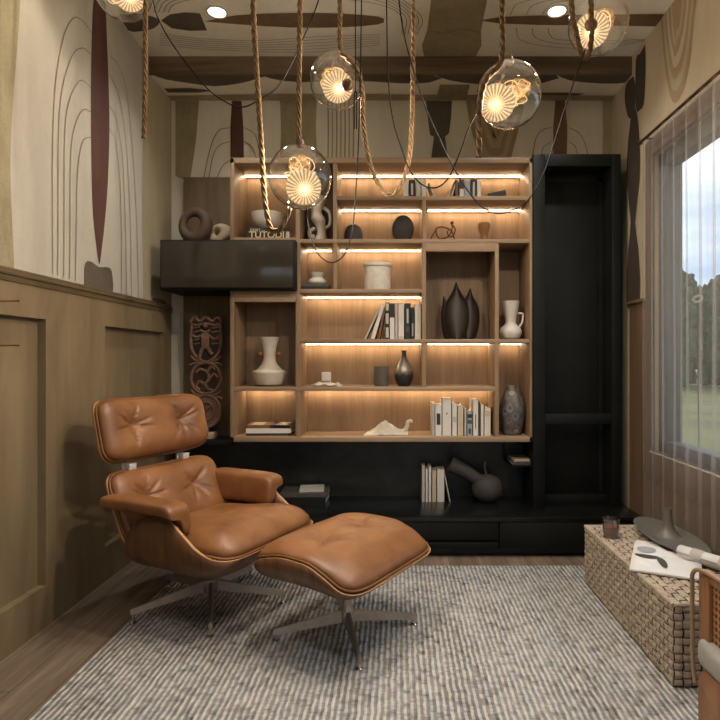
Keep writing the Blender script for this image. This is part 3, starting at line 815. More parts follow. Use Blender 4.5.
# wire animal
o = thing('wire_sculpture', 'rusty bent wire animal sculpture on lit upper right shelf', 'sculpture', sit(444, 'two', 3.77))
k = 3.77/F
def wp(lst): return [((x-444)*k, dy, max((239-y)*k, .004)) for x, y, dy in lst]
for pts in ([(430,239,0),(432,233,0),(435,228,0),(437,224.5,0),(442,223.5,0),(448,225,0),(452,228,0),(454,234,0),(456,239,0)],
            [(437,239,.03),(440,235,.03),(445,234,.02),(449,232,.01),(452,226,0),(452,220,0)],
            [(436,226,0),(437,231,.02),(441,235,.04),(446,237,.04),(449,239,.04)],
            [(449,226,0),(447,230,-.02),(450,234,-.03),(454,231,-.01),(455,225,0),(452,221,0)]):
    MB().tube(spline(wp(pts), 6), .0045, 6).build('wire', M['rust_wire'], o)
MB().sphere(((452-444)*k,0,(239-219.5)*k), .012, 12, 8).build('head', M['rust_wire'], o)
# terracotta bust-like cup
lathe_thing('cup', 'small terracotta footed cup on lit upper right shelf', 'cup', sit(484, 'two'),
            hollow(smooth_prof([(.022,0),(.024,.02),(.024,.05),(.034,.08),(.04,.1),(.041,.12),(.036,.132)]), .004), M['terracotta'])
# dark leaf sculpture
o = thing('leaf_sculpture', 'dark carved sculpture of three pointed leaves in the large compartment', 'sculpture', sit(462, 'four', 3.80))
k = 3.80/F
def leaf(cx, w, h, dy, lean, depth):
    def fn(u, v):
        t = v; hw = w*(.55+.45*math.sin(PI*min(t*1.15,1)**.9))*(1-max(0,(t-.62)/.38)**1.3)
        a = (u-.5)*2
        return Vector((cx+lean*t*t+hw*a, dy-depth*(1-a*a)*(1-.4*t)+.05*t*t, h*t))
    return MB().grid(12, 18, fn).build('leaf', M['dark_leaf'], o, solid=.008, sub=1)
leaf(-.035, .085, .385, .0, .0, .06); leaf(.045, .075, .35, .04, .02, .05); leaf(-.085, .045, .3, .05, -.03, .03)
# white jug
j = thing('jug', 'white ceramic jug with side handle in the narrow right compartment', 'jug', sit(510.5, 'four', 3.79))
MB().lathe(hollow(smooth_prof([(.035,0),(.06,.012),(.074,.045),(.066,.075),(.04,.1),(.036,.13),(.048,.19),(.06,.255)]), .006), (0,0,0), 36).build('body', M['white_ceramic'], j)
MB().tube(spline([(.05,0,.175),(.08,0,.17),(.078,0,.12),(.06,0,.085)]), .007, 8).build('handle', M['white_ceramic'], j)
# tall cream vase with ear handles, left column
v = thing('vase', 'cream wide based vase with flared neck and two small ears', 'vase', sit(269.5, 'five', 3.80))
MB().lathe(hollow([(.06,0),(.085,.012),(.105,.055),(.112,.092),(.108,.1)]+smooth_prof([(.085,.108),(.055,.14),(.04,.18),(.042,.23),(.052,.28),(.066,.325)]), .006), (0,0,0), 44).build('body', M['matte_white'], v)
for s_ in (-1, 1):
    lab(MB().sphere((s_*.06,0,.215), .018, 14, 10, (1,.6,.8)).build('ear', M['terracotta'], v), 'small tan ear')
# folded paper piece, cup, bottle vase
o = thing('paper_ornament', 'white folded ornament with small cube on top, left on middle shelf', 'ornament', sit(327, 'five', 3.78))
m = MB(); m.b.verts.ensure_lookup_table()
m.grid(10, 6, lambda u, w_: Vector(((u-.5)*.19, (w_-.5)*.13, .004+.034*(1-abs(u-.45)*2)*(1-abs(w_-.5)*1.4)+.007*math.sin(u*17+w_*9))), smooth=False)
m.build('folds', M['white_ceramic'], o, solid=.004)
MB().box(-.034,.026,-.034,.034,.036,.092,.003, Matrix.Rotation(.12,3,'Z')).build('cube', M['white_ceramic'], o)
MB().tube([(.05,-.03,.008),(.075,-.035,.022),(.095,-.03,.005)], .008, 6).build('fold_tail', M['white_ceramic'], o)
lathe_thing('cup', 'grey straight sided clay cup on the middle lit shelf', 'cup', sit(381.5, 'five'),
            hollow([(.042,0),(.046,.006),(.046,.008),(.048,.012),(.05,.13)], .005), M['grey_clay'])
def bottle_mat():
    t = NT('silvery_glaze'); tc = t.new('ShaderNodeTexCoord'); sp = t.new('ShaderNodeSeparateXYZ'); t.link(tc.outputs['Object'], sp.inputs[0])
    n = t.noise(t.coord(), 30, 4)
    f = t.math('ADD', t.math('MULTIPLY', sp.outputs['Z'], 4.2), t.math('MULTIPLY', n, .3))
    t.base(t.ramp(f, [(.15, srgb(44,40,38)), (.45, srgb(60,56,53)), (.6, srgb(150,142,130)), (.85, srgb(120,108,94)), (1, srgb(70,60,52))]))
    t.p.inputs['Roughness'].default_value = .35; t.p.inputs['Metallic'].default_value = .4; return t.m
lathe_thing('bottle_vase', 'dark pear shaped bottle vase with silvery glaze on middle shelf', 'vase', sit(404, 'five'),
            smooth_prof([(.001,0),(.035,.0),(.055,.03),(.063,.07),(.055,.115),(.035,.155),(.018,.19),(.015,.225),(.018,.235),(.012,.236),(.001,.23)], 5), bottle_mat())
# crumpled paper boat sculpture with curled neck
o = thing('paper_sculpture', 'cream crumpled sculpture with curled neck on bottom lit shelf', 'sculpture', sit(386, 'six', 3.77))
def fold(u, w_):
    x = (u-.5)*.29
    hh = interp([(0,.004),(.25,.045),(.45,.085),(.6,.07),(.8,.035),(1,.02)], u)
    a = (w_-.5)*2
    rid = .016*math.sin(a*11+u*9+2*math.sin(u*6))*(1-abs(a)) + .022*mnoise.noise(Vector((u*9, a*5, 3)))
    return Vector((x, a*.07*(1-.5*u), max(hh*(1-abs(a)**1.6)+rid*(hh/.1), .002)))
MB().grid(36, 18, fold, smooth=False).build('folds', M['matte_white'], o, solid=.003)
MB().tube(spline([(.10,0,.02),(.125,0,.03),(.14,0,.06),(.145,0,.085),(.165,0,.092),(.17,-.0,.08)]), .012, 8, rfn=lambda t: .016*(1-.45*t)).build('neck', M['matte_white'], o)
# patterned egg vase
def egg_mat():
    t = NT('pierced_dark_clay'); vz = t.new('ShaderNodeTexVoronoi'); vz.feature = 'F1'; vz.inputs['Scale'].default_value = 24
    t.link(t.coord((1,1,.8)), vz.inputs['Vector'])
    a = t.ramp(vz.outputs['Distance'], [(.18, srgb(18,17,16)), (.24, srgb(118,112,104)), (.5, srgb(78,75,71))], 'CONSTANT')
    vc = t.new('ShaderNodeTexVoronoi'); vc.inputs['Scale'].default_value = 13; t.link(t.coord(), vc.inputs['Vector'])
    b = t.ramp(vc.outputs['Distance'], [(.0, srgb(158,132,112)), (.26, srgb(30,28,27)), (.33, srgb(84,81,77))], 'CONSTANT')
    t.base(t.mix(.55, a, b)); t.p.inputs['Roughness'].default_value = .5
    t.bump(vz.outputs['Distance'], .8, .01); return t.m
lathe_thing('egg_vase', 'dark patterned egg shaped vase at right end of bottom shelf', 'vase', sit(512, 'six', 3.78),
            smooth_prof([(.001,0),(.05,.0),(.066,.04),(.082,.12),(.08,.19),(.062,.26),(.04,.3),(.036,.32),(.03,.325),(.001,.325)], 5), egg_mat())
# ring sculptures on the hanging box
zt = bz1
def ring_thing(px, Z, R0, r0, mat, label, sc=(1,1,1), rot=0):
    def fn(u, v):
        a = u*2*PI; b = v*2*PI
        rr = r0*(1+.28*math.sin(a+2.2)); RR = R0*(1+.05*math.sin(2*a))
        x = (RR+rr*math.cos(b))*math.cos(a); z = (RR+rr*math.cos(b))*math.sin(a)
        return Vector((x*sc[0], rr*1.15*math.sin(b)*sc[1], z*sc[2]))
    m = MB().grid(48, 20, fn)
    zmin = min(v.co.z for v in m.b.verts)
    for v in m.b.verts: v.co.z -= zmin
    o = m.build('ring_sculpture', mat, None, ((px-CX)*Z/F, Z, zt), rot, merge=1e-5)
    return tag(o, label, 'sculpture')
ring_thing(194.5, 3.74, .078, .034, M['brown_clay'], 'dark brown clay ring sculpture on the hanging box', (.96,1,1.08), .1)
ring_thing(219.5, 3.80, .05, .036, M['cream_clay'], 'cream clay ring sculpture beside the dark brown ring', (1,1,.86), -.15)
# bench pot: gourd jug with long tilted neck
o = thing('gourd_jug', 'dim grey gourd jug with long leaning neck on low cabinet', 'jug', (bx(487,3.82), 3.82, BZ))
MB().lathe(smooth_prof([(.001,0),(.05,.002),(.092,.045),(.1,.1),(.08,.15),(.04,.175),(.001,.18)], 5), (0,0,0), 32).build('body', M['dim_clay'], o)
MB().tube(spline([(-.04,0,.13),(-.13,0,.19),(-.2,0,.225),(-.25,0,.25)]), .05, 16, rfn=lambda t: .04+.016*t).build('neck', M['dim_clay'], o)
MB().tube(spline([(.0,0,.165),(-.015,0,.22),(-.012,0,.265)]), .008, 8).build('handle', M['dim_clay'], o)
# small metal rack with books by the tall cabinet
rk = thing('wall_rack', 'small grey metal rack under the shelves beside the tall cabinet', 'rack', (bx(521,3.8), 3.8, .50))
MB().box(-.09,.075,-.1,.165,0,.006,.002).build('tray', M['dark_metal'], rk)
for s_ in (-.085, .07): MB().tube([(s_,.15,.003),(s_,.15,.16)], .004, 6).build('hanger', M['dark_metal'], rk)
g = 'books on the small metal rack'
flat_book(bx(521,3.8)-.006, 3.83, .5065, .13, .2, .02, 'cover_dim', 'lower grey book on the small metal rack', g)
flat_book(bx(521,3.8)-.002, 3.84, .527, .12, .18, .014, 'paper_cream', 'upper pale book on the small metal rack', g, .06)

# carved openwork panel on the ledge
k = 3.84/F
cv = thing('carved_panel', 'reddish carved openwork wooden panel standing on black ledge beside armchair', 'carving', ((206-CX)*k, 3.84, led_z))
def q(x, y, dy=0): return Vector(((x-206)*k, dy, (439-y)*k))
tb = lambda pts, r, n=6: MB().tube(spline([q(*p) for p in pts], n), r, 8)
MB().box(-.06, .06, -.05, .05, 0, .04, .004).build('base', M['cream_clay'], cv)
m = MB(); m.prism([q(x,y) for x,y in [(191,322),(222,322),(222,345),(218,356),(206,364),(194,356),(190.5,345)]], (0,.012,0)); m.build('shield_back', M['dark_leaf'], cv)
tb([(191.5,326),(191,345),(195,356),(206,363),(217,356),(221,345),(220.5,326)], .011).build('shield_rim', M['carved'], cv)
m = MB()
for pts, r in (([(190,323),(195,318),(200,322),(206,318),(212,322),(217,318),(222,323)], .011), ([(191,325),(198,326),(206,324),(214,326),(221,325)], .009)): m.tube(spline([q(*p) for p in pts], 6), r, 8)
m.build('crest', M['carved'], cv)
m = MB(); m.sphere(q(206,326,-.01), .022, 14, 10); m.box(*[c for c in (q(202,0).x, q(210,0).x)], -.02, .0, q(0,350).z, q(0,334).z, .004)
m.tube(spline([q(203,349,-.012), q(201,354,-.012), q(200,359,-.01)], 4), .013, 8); m.tube(spline([q(209,349,-.012), q(211,353,-.012), q(213,355,-.01)], 4), .013, 8)
m.tube(spline([q(203,336,-.01), q(197,338,-.01), q(193,336,-.01)], 4), .009, 8); m.tube(spline([q(209,336,-.01), q(215,340,-.01), q(219,337,-.01)], 4), .009, 8)
m.tube(spline([q(201,331,-.01), q(206,333,-.014), q(211,331,-.01)], 4), .009, 8)
for yy in (329,333,341,345): m.tube([q(194,yy,-.004), q(200,yy-1,-.006)], .006, 6); m.tube([q(212,yy,-.006), q(219,yy-1,-.004)], .006, 6)
m.build('figure_relief', M['carved'], cv)
m = MB(); m.tube([q(206+15*math.cos(a), 379+15.5*math.sin(a)) for a in [2*PI*i/40 for i in range(41)]], .011, 8)
for pts in ([(196,373),(201,370),(207,373),(209,379),(205,384),(199,382)], [(209,379),(214,375),(218,378)], [(205,384),(208,390),(213,391)], [(207,373),(211,368),(215,369)], [(199,382),(196,387),(200,391)]):
    m.tube(spline([q(*p) for p in pts], 6), .010, 8)
m.build('scroll_ring', M['carved'], cv)
for s_ in (-1, 1):
    for y0 in (362, 396):
        m = MB(); m.tube(spline([q(206+s_*5,y0), q(206+s_*11,y0-1), q(206+s_*15,y0-5)], 4), .008, 8); m.tube(spline([q(206+s_*6,y0+2), q(206+s_*12,y0+2), q(206+s_*16,y0+4)], 4), .008, 8); m.build('leaf_corner', M['carved'], cv)
m = MB(); m.tube([q(206+14.5*math.cos(a), 412+16*math.sin(a)) for a in [2*PI*i/40 for i in range(41)]], .011, 8)
m.prism([q(206+14*math.cos(a), 412+15.5*math.sin(a), .002) for a in [2*PI*i/32 for i in range(32)]], (0,.012,0))
m.tube([q(206+8*math.cos(a), 412+9*math.sin(a), -.004) for a in [2*PI*i/30 for i in range(31)]], .008, 8)
m.tube([q(198,418,-.006), q(215,404,-.006)], .008, 8); m.tube([q(206,427), q(206,433.5)], .02, 8)
m.build('disc', M['carved'], cv)

# ------------------------------------------------------------------ lounge chair and ottoman
def squircle(u, v, n):
    s, t = u*2-1, v*2-1
    p = max(abs(s), abs(t))
    if p < 1e-9: return 0.0, 0.0, 0.0
    a, b = s/p, t/p
    kk = 1/((abs(a)**n+abs(b)**n)**(1/n))
    return a*kk*p, b*kk*p, p
def cushion(name, parent, A, B, T, mapfn, buttons=(), n=5, nu=64, nv=48, extra=None, edge=2.6, seed=0):
    """padded leather: half sizes A,B, thickness T; mapfn(a,b,d) -> point"""
    def thick(s, t, p):
        d = T*(max(0, 1-p**edge))**.5
        a, b = s*A, t*B
        for (ba, bb, depth, sig) in buttons:
            dx, dy = a-ba, b-bb; r = math.hypot(dx, dy); th = math.atan2(dy, dx)
            d -= depth*math.exp(-(r/sig)**1.1)
            cr = max(0, math.cos(th*4.5+seed+ba*9))**14 + .8*max(0, math.cos(th*3.5+1+seed*2+bb*13))**18
            d -= depth*.30*cr*math.exp(-((r-.055)/.04)**2)
        if extra: d += extra(a, b)
        d += .0012*mnoise.noise(Vector((a*16, b*16, seed)))*(1-p**4)
        return max(d, .0)
    m = MB()
    def top(u, v):
        s, t, p = squircle(u, v, n); return mapfn(s*A, t*B, thick(s, t, p))
    def bot(u, v):
        s, t, p = squircle(u, v, n); return mapfn(s*A, t*B, -.006*(1-p**6))
    m.grid(nu, nv, top); m.grid(nu, nv, bot, flip=True)
    c = m.build(name, M['leather'], parent, merge=1e-5, sharp=0)
    rim = []
    for i in range(96):
        a = 2*PI*i/96; ca, sa = math.cos(a), math.sin(a); kk = 1/((abs(ca)**n+abs(sa)**n)**(1/n))
        rim.append(mapfn(ca*kk*A*1.002, sa*kk*B*1.002, .004))
    MB().tube(rim+[rim[0]], .0045, 6, cap=False).build('piping', M['leather'], c)
    for (ba, bb, depth, sig) in buttons:
        d = thick(ba/A, bb/B, max(abs(ba/A), abs(bb/B)))
        p0 = mapfn(ba, bb, d); p1 = mapfn(ba, bb, d+.01)
        ax = (p1-p0).normalized(); Rm = Vector((0,0,1)).rotation_difference(ax).to_matrix()
        MB().sphere(p0+ax*.001, .011, 14, 8, M=Rm @ Matrix.Diagonal((1,1,.5))).build('button', M['leather'], c)
    return c
def dish(name, parent, u0, u1, hw, ztop, zbot, n=7, k=5.5):
    """moulded plywood tray: sides reach ztop(u), floor zbot(u), rounded plan"""
    uc, L = (u0+u1)/2, (u1-u0)/2
    def fn(i, j):
        a = -1+2*i
        a = math.copysign(1-(1-abs(a))**1.5, a)
        wu = hw*(1-abs(a)**n)**(1/n) if abs(a) < .9999 else hw*.30
        wu = max(wu, hw*.30)
        u = uc+a*L; phi = (j-.5)*PI
        s = math.copysign(abs(math.sin(phi))**(2/k), math.sin(phi)); up = 1-max(0, math.cos(phi))**(2/k)
        zt = ztop(u); b = zbot(u)+(zt-zbot(u))*abs(a)**9
        return Vector((u, s*wu, b+(zt-b)*up))
    m = MB().grid(40, 40, fn)
    return m.build(name, [M['walnut'], M['ply_edge']], parent, solid=.014, rim=1, sharp=0)
def bent_plate(name, parent, A, B, mapfn, off, n=5):
    def fn(u, v):
        s, t, p = squircle(u, v, n); return mapfn(s*A, t*B, off)
    return MB().grid(36, 24, fn).build(name, [M['walnut'], M['ply_edge']], parent, solid=.012, rim=1, sharp=0)
def star_base(parent, angles, Rr, z_hub, hub_top, pole_r, drop):
    zh = z_hub
    MB().lathe([(.001,zh-.055),(pole_r*1.45,zh-.055),(pole_r*1.55,zh-.045),(pole_r*1.5,zh+.004),(pole_r*1.2,zh+.012),(pole_r*1.05,zh+.02),(pole_r,zh+.025),(pole_r,hub_top)], (0,0,0), 24).build('pole', M['alu'], parent)
    for a in angles:
        Mx = Matrix.Rotation(math.radians(a), 3, 'Z')
        m = MB(); rings = []
        for t in (0, .25, .5, .75, 1):
            r = .02+t*(Rr-.02); zt = z_hub-drop*t; h = .050-.026*t; w = .016-.006*t
            rings.append([Mx @ Vector((r, -w*.55, zt)), Mx @ Vector((r, w*.55, zt)), Mx @ Vector((r, w, zt-h)), Mx @ Vector((r, -w, zt-h))])
        m.rings(rings, smooth=False)
        bmesh.ops.bevel(m.b, geom=list(m.b.edges), offset=.003, segments=2, affect='EDGES')
        leg = m.build('leg', M['alu'], parent)
        f = Mx @ Vector((Rr-.012, 0, 0))
        MB().lathe([(.001,0),(.014,0),(.015,.006),(.008,.011),(.007,z_hub-drop-.02)], f, 16).build('foot_glide', M['chrome'], leg)
FZ = .012
ch = thing('lounge_chair', 'tan leather swivel lounge chair with walnut shells and buttoned headrest', 'armchair', (-.905, 2.766, FZ), math.radians(-25))
zt_tab = [(-.24,.40),(-.16,.43),(-.08,.50),(.0,.52),(.09,.515),(.17,.465),(.25,.41),(.33,.382),(.405,.372)]
dish('seat_shell', ch, -.235, .405, .345, lambda u: interp(zt_tab, u)-FZ, lambda u: interp([(-.24,.266),(.15,.262),(.32,.285),(.41,.32)], u)-FZ)
def seat_map(a, b, d):
    u = .085+a
    base = min(interp([(-.25,.345),(0,.356),(.2,.38),(.3,.388),(.41,.374)], u), interp(zt_tab, u)+.003)-FZ
    roll = max(0, (u-.22)/.19); dz = d*(1-.18*roll**2)
    return Vector((u+.25*d*roll*.6, b, base+dz))
def seat_wr(a, b):
    w = 0
    for i, (c, sl) in enumerate(((-.2,.3),(-.11,-.1),(-.02,.2),(.07,-.2),(.15,.15),(.22,-.1))):
        w -= .0028*math.exp(-((b-c-sl*(a-.2))/.012)**2)*math.exp(-((a-.22)/.07)**2)
    w -= .004*math.exp(-((a-.06-.25*b*b)/.012)**2)*math.exp(-((b+.02)/.1)**2)
    return w
cushion('seat_cushion', ch, .318, .338, .105, seat_map, (), 7, 72, 60, seat_wr, 3.4, 3)
def back_map(c, top, curve):
    (u0, h0), (u1, h1) = c, top
    L = math.hypot(u1-u0, h1-h0); v = ((u1-u0)/L, (h1-h0)/L); n_ = (v[1], -v[0]); cu, chh = (u0+u1)/2, (h0+h1)/2
    def f(a, b, d):
        e = d+curve*(a/.31)**2
        # first argument runs across, second up
        return Vector((cu+b*v[0]+e*n_[0], a-.008, chh+b*v[1]+e*n_[1]-FZ))
    return f, L/2
bm_, hb_ = back_map((-.208,.325), (-.362,.662), .05)
bent_plate('back_shell', ch, .336, hb_+.004, bm_, -.012, 6)
cushion('back_cushion', ch, .330, hb_-.004, .085, bm_, ((-.15,.03,.05,.05),(.15,.03,.05,.05)), 6, 64, 48, None, 3.2, 1.3)
hm_, hh_ = back_map((-.366,.702), (-.443,1.003), .05)
bent_plate('headrest_shell', ch, .336, hh_+.004, hm_, -.012, 6)
cushion('headrest_cushion', ch, .330, hh_-.004, .09, hm_, ((-.15,.01,.05,.05),(.15,.01,.05,.05)), 6, 64, 48, None, 3.2, 2.1)
for y in (-.17, .17):
    p = [bm_(y, hb_-.10, -.03), bm_(y, hb_-.0, -.026), hm_(y, -hh_+.0, -.026), hm_(y, -hh_+.1, -.03)]
    m = MB()
    rings = []
    for i, c in enumerate(p): rings.append([c+Vector((dx, dy, 0)) for dx, dy in ((-.005,-.016),(.005,-.016),(.005,.016),(-.005,.016))])
    m.rings(rings, smooth=False); m.box(p[1].x-.004, p[1].x+.045, y-.02, y+.02, p[1].z+.006, p[2].z-.004, .002)
    lab(m.build('bracket', M['satin'], ch), 'chrome bracket joining headrest and back')
for s_ in (-1, 1):
    # padded armrest: hooked section swept along the arm
    sec = [(.258,.44),(.262,.50),(.268,.57),(.278,.588),(.30,.594),(.37,.594),(.389,.589),(.396,.576),(.396,.553),(.389,.541),(.37,.537),(.335,.53),(.32,.50),(.312,.44)]
    rings = []
    for u, sc in ((-.285,.35),(-.283,.75),(-.273,.95),(-.23,1),(-.12,1),(.02,1),(.09,1),(.122,.97),(.139,.85),(.147,.6),(.148,.3)):
        cx_ = sum(p[0] for p in sec)/len(sec); cz_ = .545
        rings.append([Vector((u, s_*(cx_+(y-cx_)*(.5+.5*sc)), cz_+(z-cz_)*sc-FZ-(.02*max(0,(u-.06)/.1)**2))) for y, z in sec])
    MB().rings(rings).build('armrest', M['leather'], ch, sub=2, sharp=0)
star_base(ch, (25+0, 25+72, 25+144, 25+216, 25+288), .36, .122, .262, .026, .058)
MB().box(-.1, .1, -.07, .07, .245, .259, .004).build('swivel_plate', M['dark_metal'], ch)
m = MB()
for y in (-.15, .15): m.tube(spline([bm_(y, -hb_+.12, -.03), bm_(y, -hb_+.03, -.035), Vector((-.16,y,.27)), Vector((-.08,y*.6,.257))], 5), .012, 8)
m.build('back_strut', M['dark_metal'], ch)

ot = thing('ottoman', 'tan leather ottoman with walnut shell standing in front of the lounge chair', 'ottoman', (-.216, 2.475, FZ), math.radians(-31))
zo = [(-.265,.352),(-.19,.398),(-.05,.424),(.04,.42),(.14,.384),(.21,.345),(.265,.328)]
dish('shell', ot, -.266, .266, .335, lambda u: interp(zo, u)-FZ, lambda u: interp([(-.27,.300),(.1,.296),(.2,.298),(.27,.308)], u)-FZ, 7, 4.2)
def ot_map(a, b, d):
    base = interp(zo, a)+.003-FZ
    roll = max(0, (abs(a-.0)-.06)/.2)
    return Vector((a+.2*d*roll*(1 if a > 0 else -1), b, base+d*(1+.8*roll)))
def ot_wr(a, b):
    w = 0
    for c, sl in ((-.2,.2),(-.1,-.2),(.0,.1),(.09,-.1),(.18,.2)): w -= .0012*math.exp(-((b-c-sl*(a-.1))/.012)**2)*math.exp(-((a-.14)/.06)**2)
    return w
cushion('cushion', ot, .262, .331, .046, ot_map, ((-.03,-.13,.036,.075),(-.03,.15,.036,.075)), 7, 64, 64, ot_wr, 3.2, 5.2)
star_base(ot, (14+31, 104+31, 194+31, 284+31), .315, .102, .287, .019, .052)
MB().box(-.08, .08, -.05, .05, .268, .282, .004).build('swivel_plate', M['dark_metal'], ot)

# ------------------------------------------------------------------ woven bench under the window and what stands on it
WX0, WX1, WY_0, WY_1, WH = 1.0, 1.395, 2.06, 3.03, .315
wb_ = thing('woven_bench', 'long low woven reed bench standing on the rug beside the window', 'bench', ((WX0+WX1)/2, (WY_0+WY_1)/2, FZ))
def weave(o, uax, vax, nrm, Lu, Lv, nu, nv, name):
    res = 9
    def hgt(gu, gv):
        # over-under weave; returns relief and gap flag
        cu, cv = int(math.floor(gu)), int(math.floor(gv)); fu, fv = gu-cu-.5, gv-cv-.5
        over = (cu+cv) % 2 == 0
        e, l = (abs(fv), abs(fu)) if over else (abs(fu), abs(fv))
        wv = .425+.02*math.sin(cu*3.7+cv*5.1)
        if e > wv: return -.55, True
        return .35+.65*math.cos(l*PI*.9)-.5*(e/wv)**4, False
    m = MB(); NU, NV = nu*res, nv*res
    jit = {}
    def fn(a, b):
        h, gap = hgt(min(a*nu, nu-1e-6), min(b*nv, nv-1e-6))
        j = .0018*mnoise.noise(Vector((a*nu*1.7, b*nv*1.7, len(name))))
        bd = min(a*nu, (1-a)*nu, b*nv, (1-b)*nv)
        h = h*min(1, bd*1.5+.3)
        return o+uax*(a*Lu)+vax*(b*Lv)+nrm*(.008*h+j)
    m.grid(NU, NV, fn, smooth=True, mat=lambda i, j: 1 if hgt((i+.5)/res, (j+.5)/res)[1] else 0)
    return m.build(name, [M['wicker'], M['wicker_gap']], wb_, sharp=0, normals=False)
ex, ey, ez = Vector((1,0,0)), Vector((0,1,0)), Vector((0,0,1))
hx, hy = (WX1-WX0)/2, (WY_1-WY_0)/2
WHl = WH-FZ
weave(Vector((-hx, hy, .004)), -ey, ez, -ex, 2*hy, WHl-.006, 30, 10, 'side_weave')
weave(Vector((hx, -hy, .004)), ey, ez, ex, 2*hy, WHl-.006, 30, 10, 'side_weave')
weave(Vector((-hx, -hy, .004)), ex, ez, -ey, 2*hx, WHl-.006, 12, 10, 'end_weave')
weave(Vector((hx, hy, .004)), -ex, ez, ey, 2*hx, WHl-.006, 12, 10, 'end_weave')
weave(Vector((-hx, -hy, WHl-.006)), ex, ey, ez, 2*hx, 2*hy, 12, 30, 'top_weave')
MB().box(-hx+.004, hx-.004, -hy+.004, hy-.004, .0, WHl-.012).build('inner_frame', M['wicker_gap'], wb_)
m = MB()
for a in (-hx, hx): m.tube([(a, -hy, WHl-.004), (a, hy, WHl-.004)], .008, 8)
for a in (-hy, hy): m.tube([(-hx, a, WHl-.004), (hx, a, WHl-.004)], .008, 8)
m.build('rim', M['wicker'], wb_)
BT = WH+.0045
# whisky glass
gl = thing('tumbler', 'short glass tumbler with amber drink on far end of woven bench', 'glass', (1.062, 2.83, BT))
MB().lathe([(.001,.0),(.036,0),(.038,.004),(.043,.092),(.041,.092),(.036,.012),(.001,.011)], (0,0,0), 32).build('glass', M['clear'], gl)
MB().lathe([(.001,.0125),(.0345,.0125),(.0385,.05),(.001,.05)], (0,0,0), 32).build('drink', M['whisky'], gl)
# long dish with candle cone
ds = thing('dish', 'long oval grey ceramic dish lying on the woven bench', 'dish', (1.303, 2.73, BT))
def dish_fn(p): return Vector((p.x*.85, p.y*2.3, p.z))
MB().lathe([(.001,0),(.06,0),(.1,.012),(.13,.034),(.134,.04),(.128,.042),(.1,.03),(.05,.024),(.001,.024)], (0,0,0), 56, fn=dish_fn).build('plate', M['dish'], ds)
cn = MB().lathe(hollow(smooth_prof([(.075,0),(.058,.006),(.036,.03),(.024,.06),(.019,.105),(.018,.135)]), .004)+[], (0,0,0), 32).build('cone_vase', M['dish'], None, (1.312, 2.76, BT+.0242))
tag(cn, 'grey cone shaped vase standing in the long oval dish', 'vase')
# open magazine
mg = thing('magazine', 'open glossy magazine with pictures of spoons on the woven bench', 'magazine', (1.18, 2.50, BT), math.radians(64))
def page(sgn):
    def fn(u, v):
        a = u*.21; return Vector((sgn*a, (v-.5)*.27, .004+.016*math.sin(min(1, u*1.25)*PI)*(1-.55*u)+.002))
    return fn
for s_ in (-1, 1): MB().grid(14, 6, page(s_)).build('page', M['paper'], mg, solid=.006)
MB().box(-.212,.212,-.137,.137,.0,.003,.001).build('cover', M['cover_grey'], mg)
def onpage(s_, u0, v0, du, dv, ang, mat, nm):
    f = page(s_)
    pts = []
    for i in range(20):
        a = 2*PI*i/20; x = du*math.cos(a); y = dv*math.sin(a); c, sn = math.cos(ang), math.sin(ang)
        p = f(min(max(u0+(x*c-y*sn)/.21, 0), 1), v0+(x*sn+y*c)/.27); p.z += .0062; pts.append(p)
    MB().poly(pts).build(nm, M[mat], mg)
onpage(1, .45, .5, .045, .02, .5, 'cover_dim', 'printed_picture'); onpage(1, .75, .35, .04, .006, .5, 'cover_dim', 'printed_picture')
onpage(-1, .5, .55, .05, .016, -.3, 'cover_dim', 'printed_picture'); onpage(-1, .25, .78, .035, .05, .2, 'cover_dim', 'printed_picture'); onpage(1, .2, .8, .03, .04, .1, 'cover_blue', 'printed_picture')
# rolled magazine
rm = thing('rolled_magazine', 'pale rolled magazine lying beside the rattan chair on bench', 'magazine', (1.315, 2.40, BT))
sp_ = []
for i in range(90):
    a = i/90*5*PI; r = .014+.0011*a; sp_.append((r*math.cos(a), r*math.sin(a)))
A_ = [Vector((x, -.13, y+.032)) for x, y in sp_]; B_ = [Vector((x, .13, y+.032)) for x, y in sp_]
rot_ = Matrix.Rotation(.55, 3, 'Z')
MB().rings([[rot_ @ p for p in A_], [rot_ @ p for p in B_]], closed=False, cap=False).build('sheets', M['paper'], rm, solid=.0015)
m = MB()
for y0, y1 in ((-.09,-.05), (.02,.07)):
    ring = [(.0328*math.cos(a), .0328*math.sin(a)) for a in [i/16*PI for i in range(-2,17)]]
    m.rings([[rot_ @ Vector((x, y0, z_+.032)) for x, z_ in ring], [rot_ @ Vector((x, y1, z_+.032)) for x, z_ in ring]], closed=False, cap=False)
m.build('printed_band', M['cover_grey'], rm)
# glass bowl
lathe_thing('glass_bowl', 'shallow clear glass bowl on bench behind rolled magazine', 'bowl', (1.345, 2.475+.0, BT),
            hollow([(.02,0),(.03,.003),(.035,.02),(.037,.04)], .002), M['clear'])

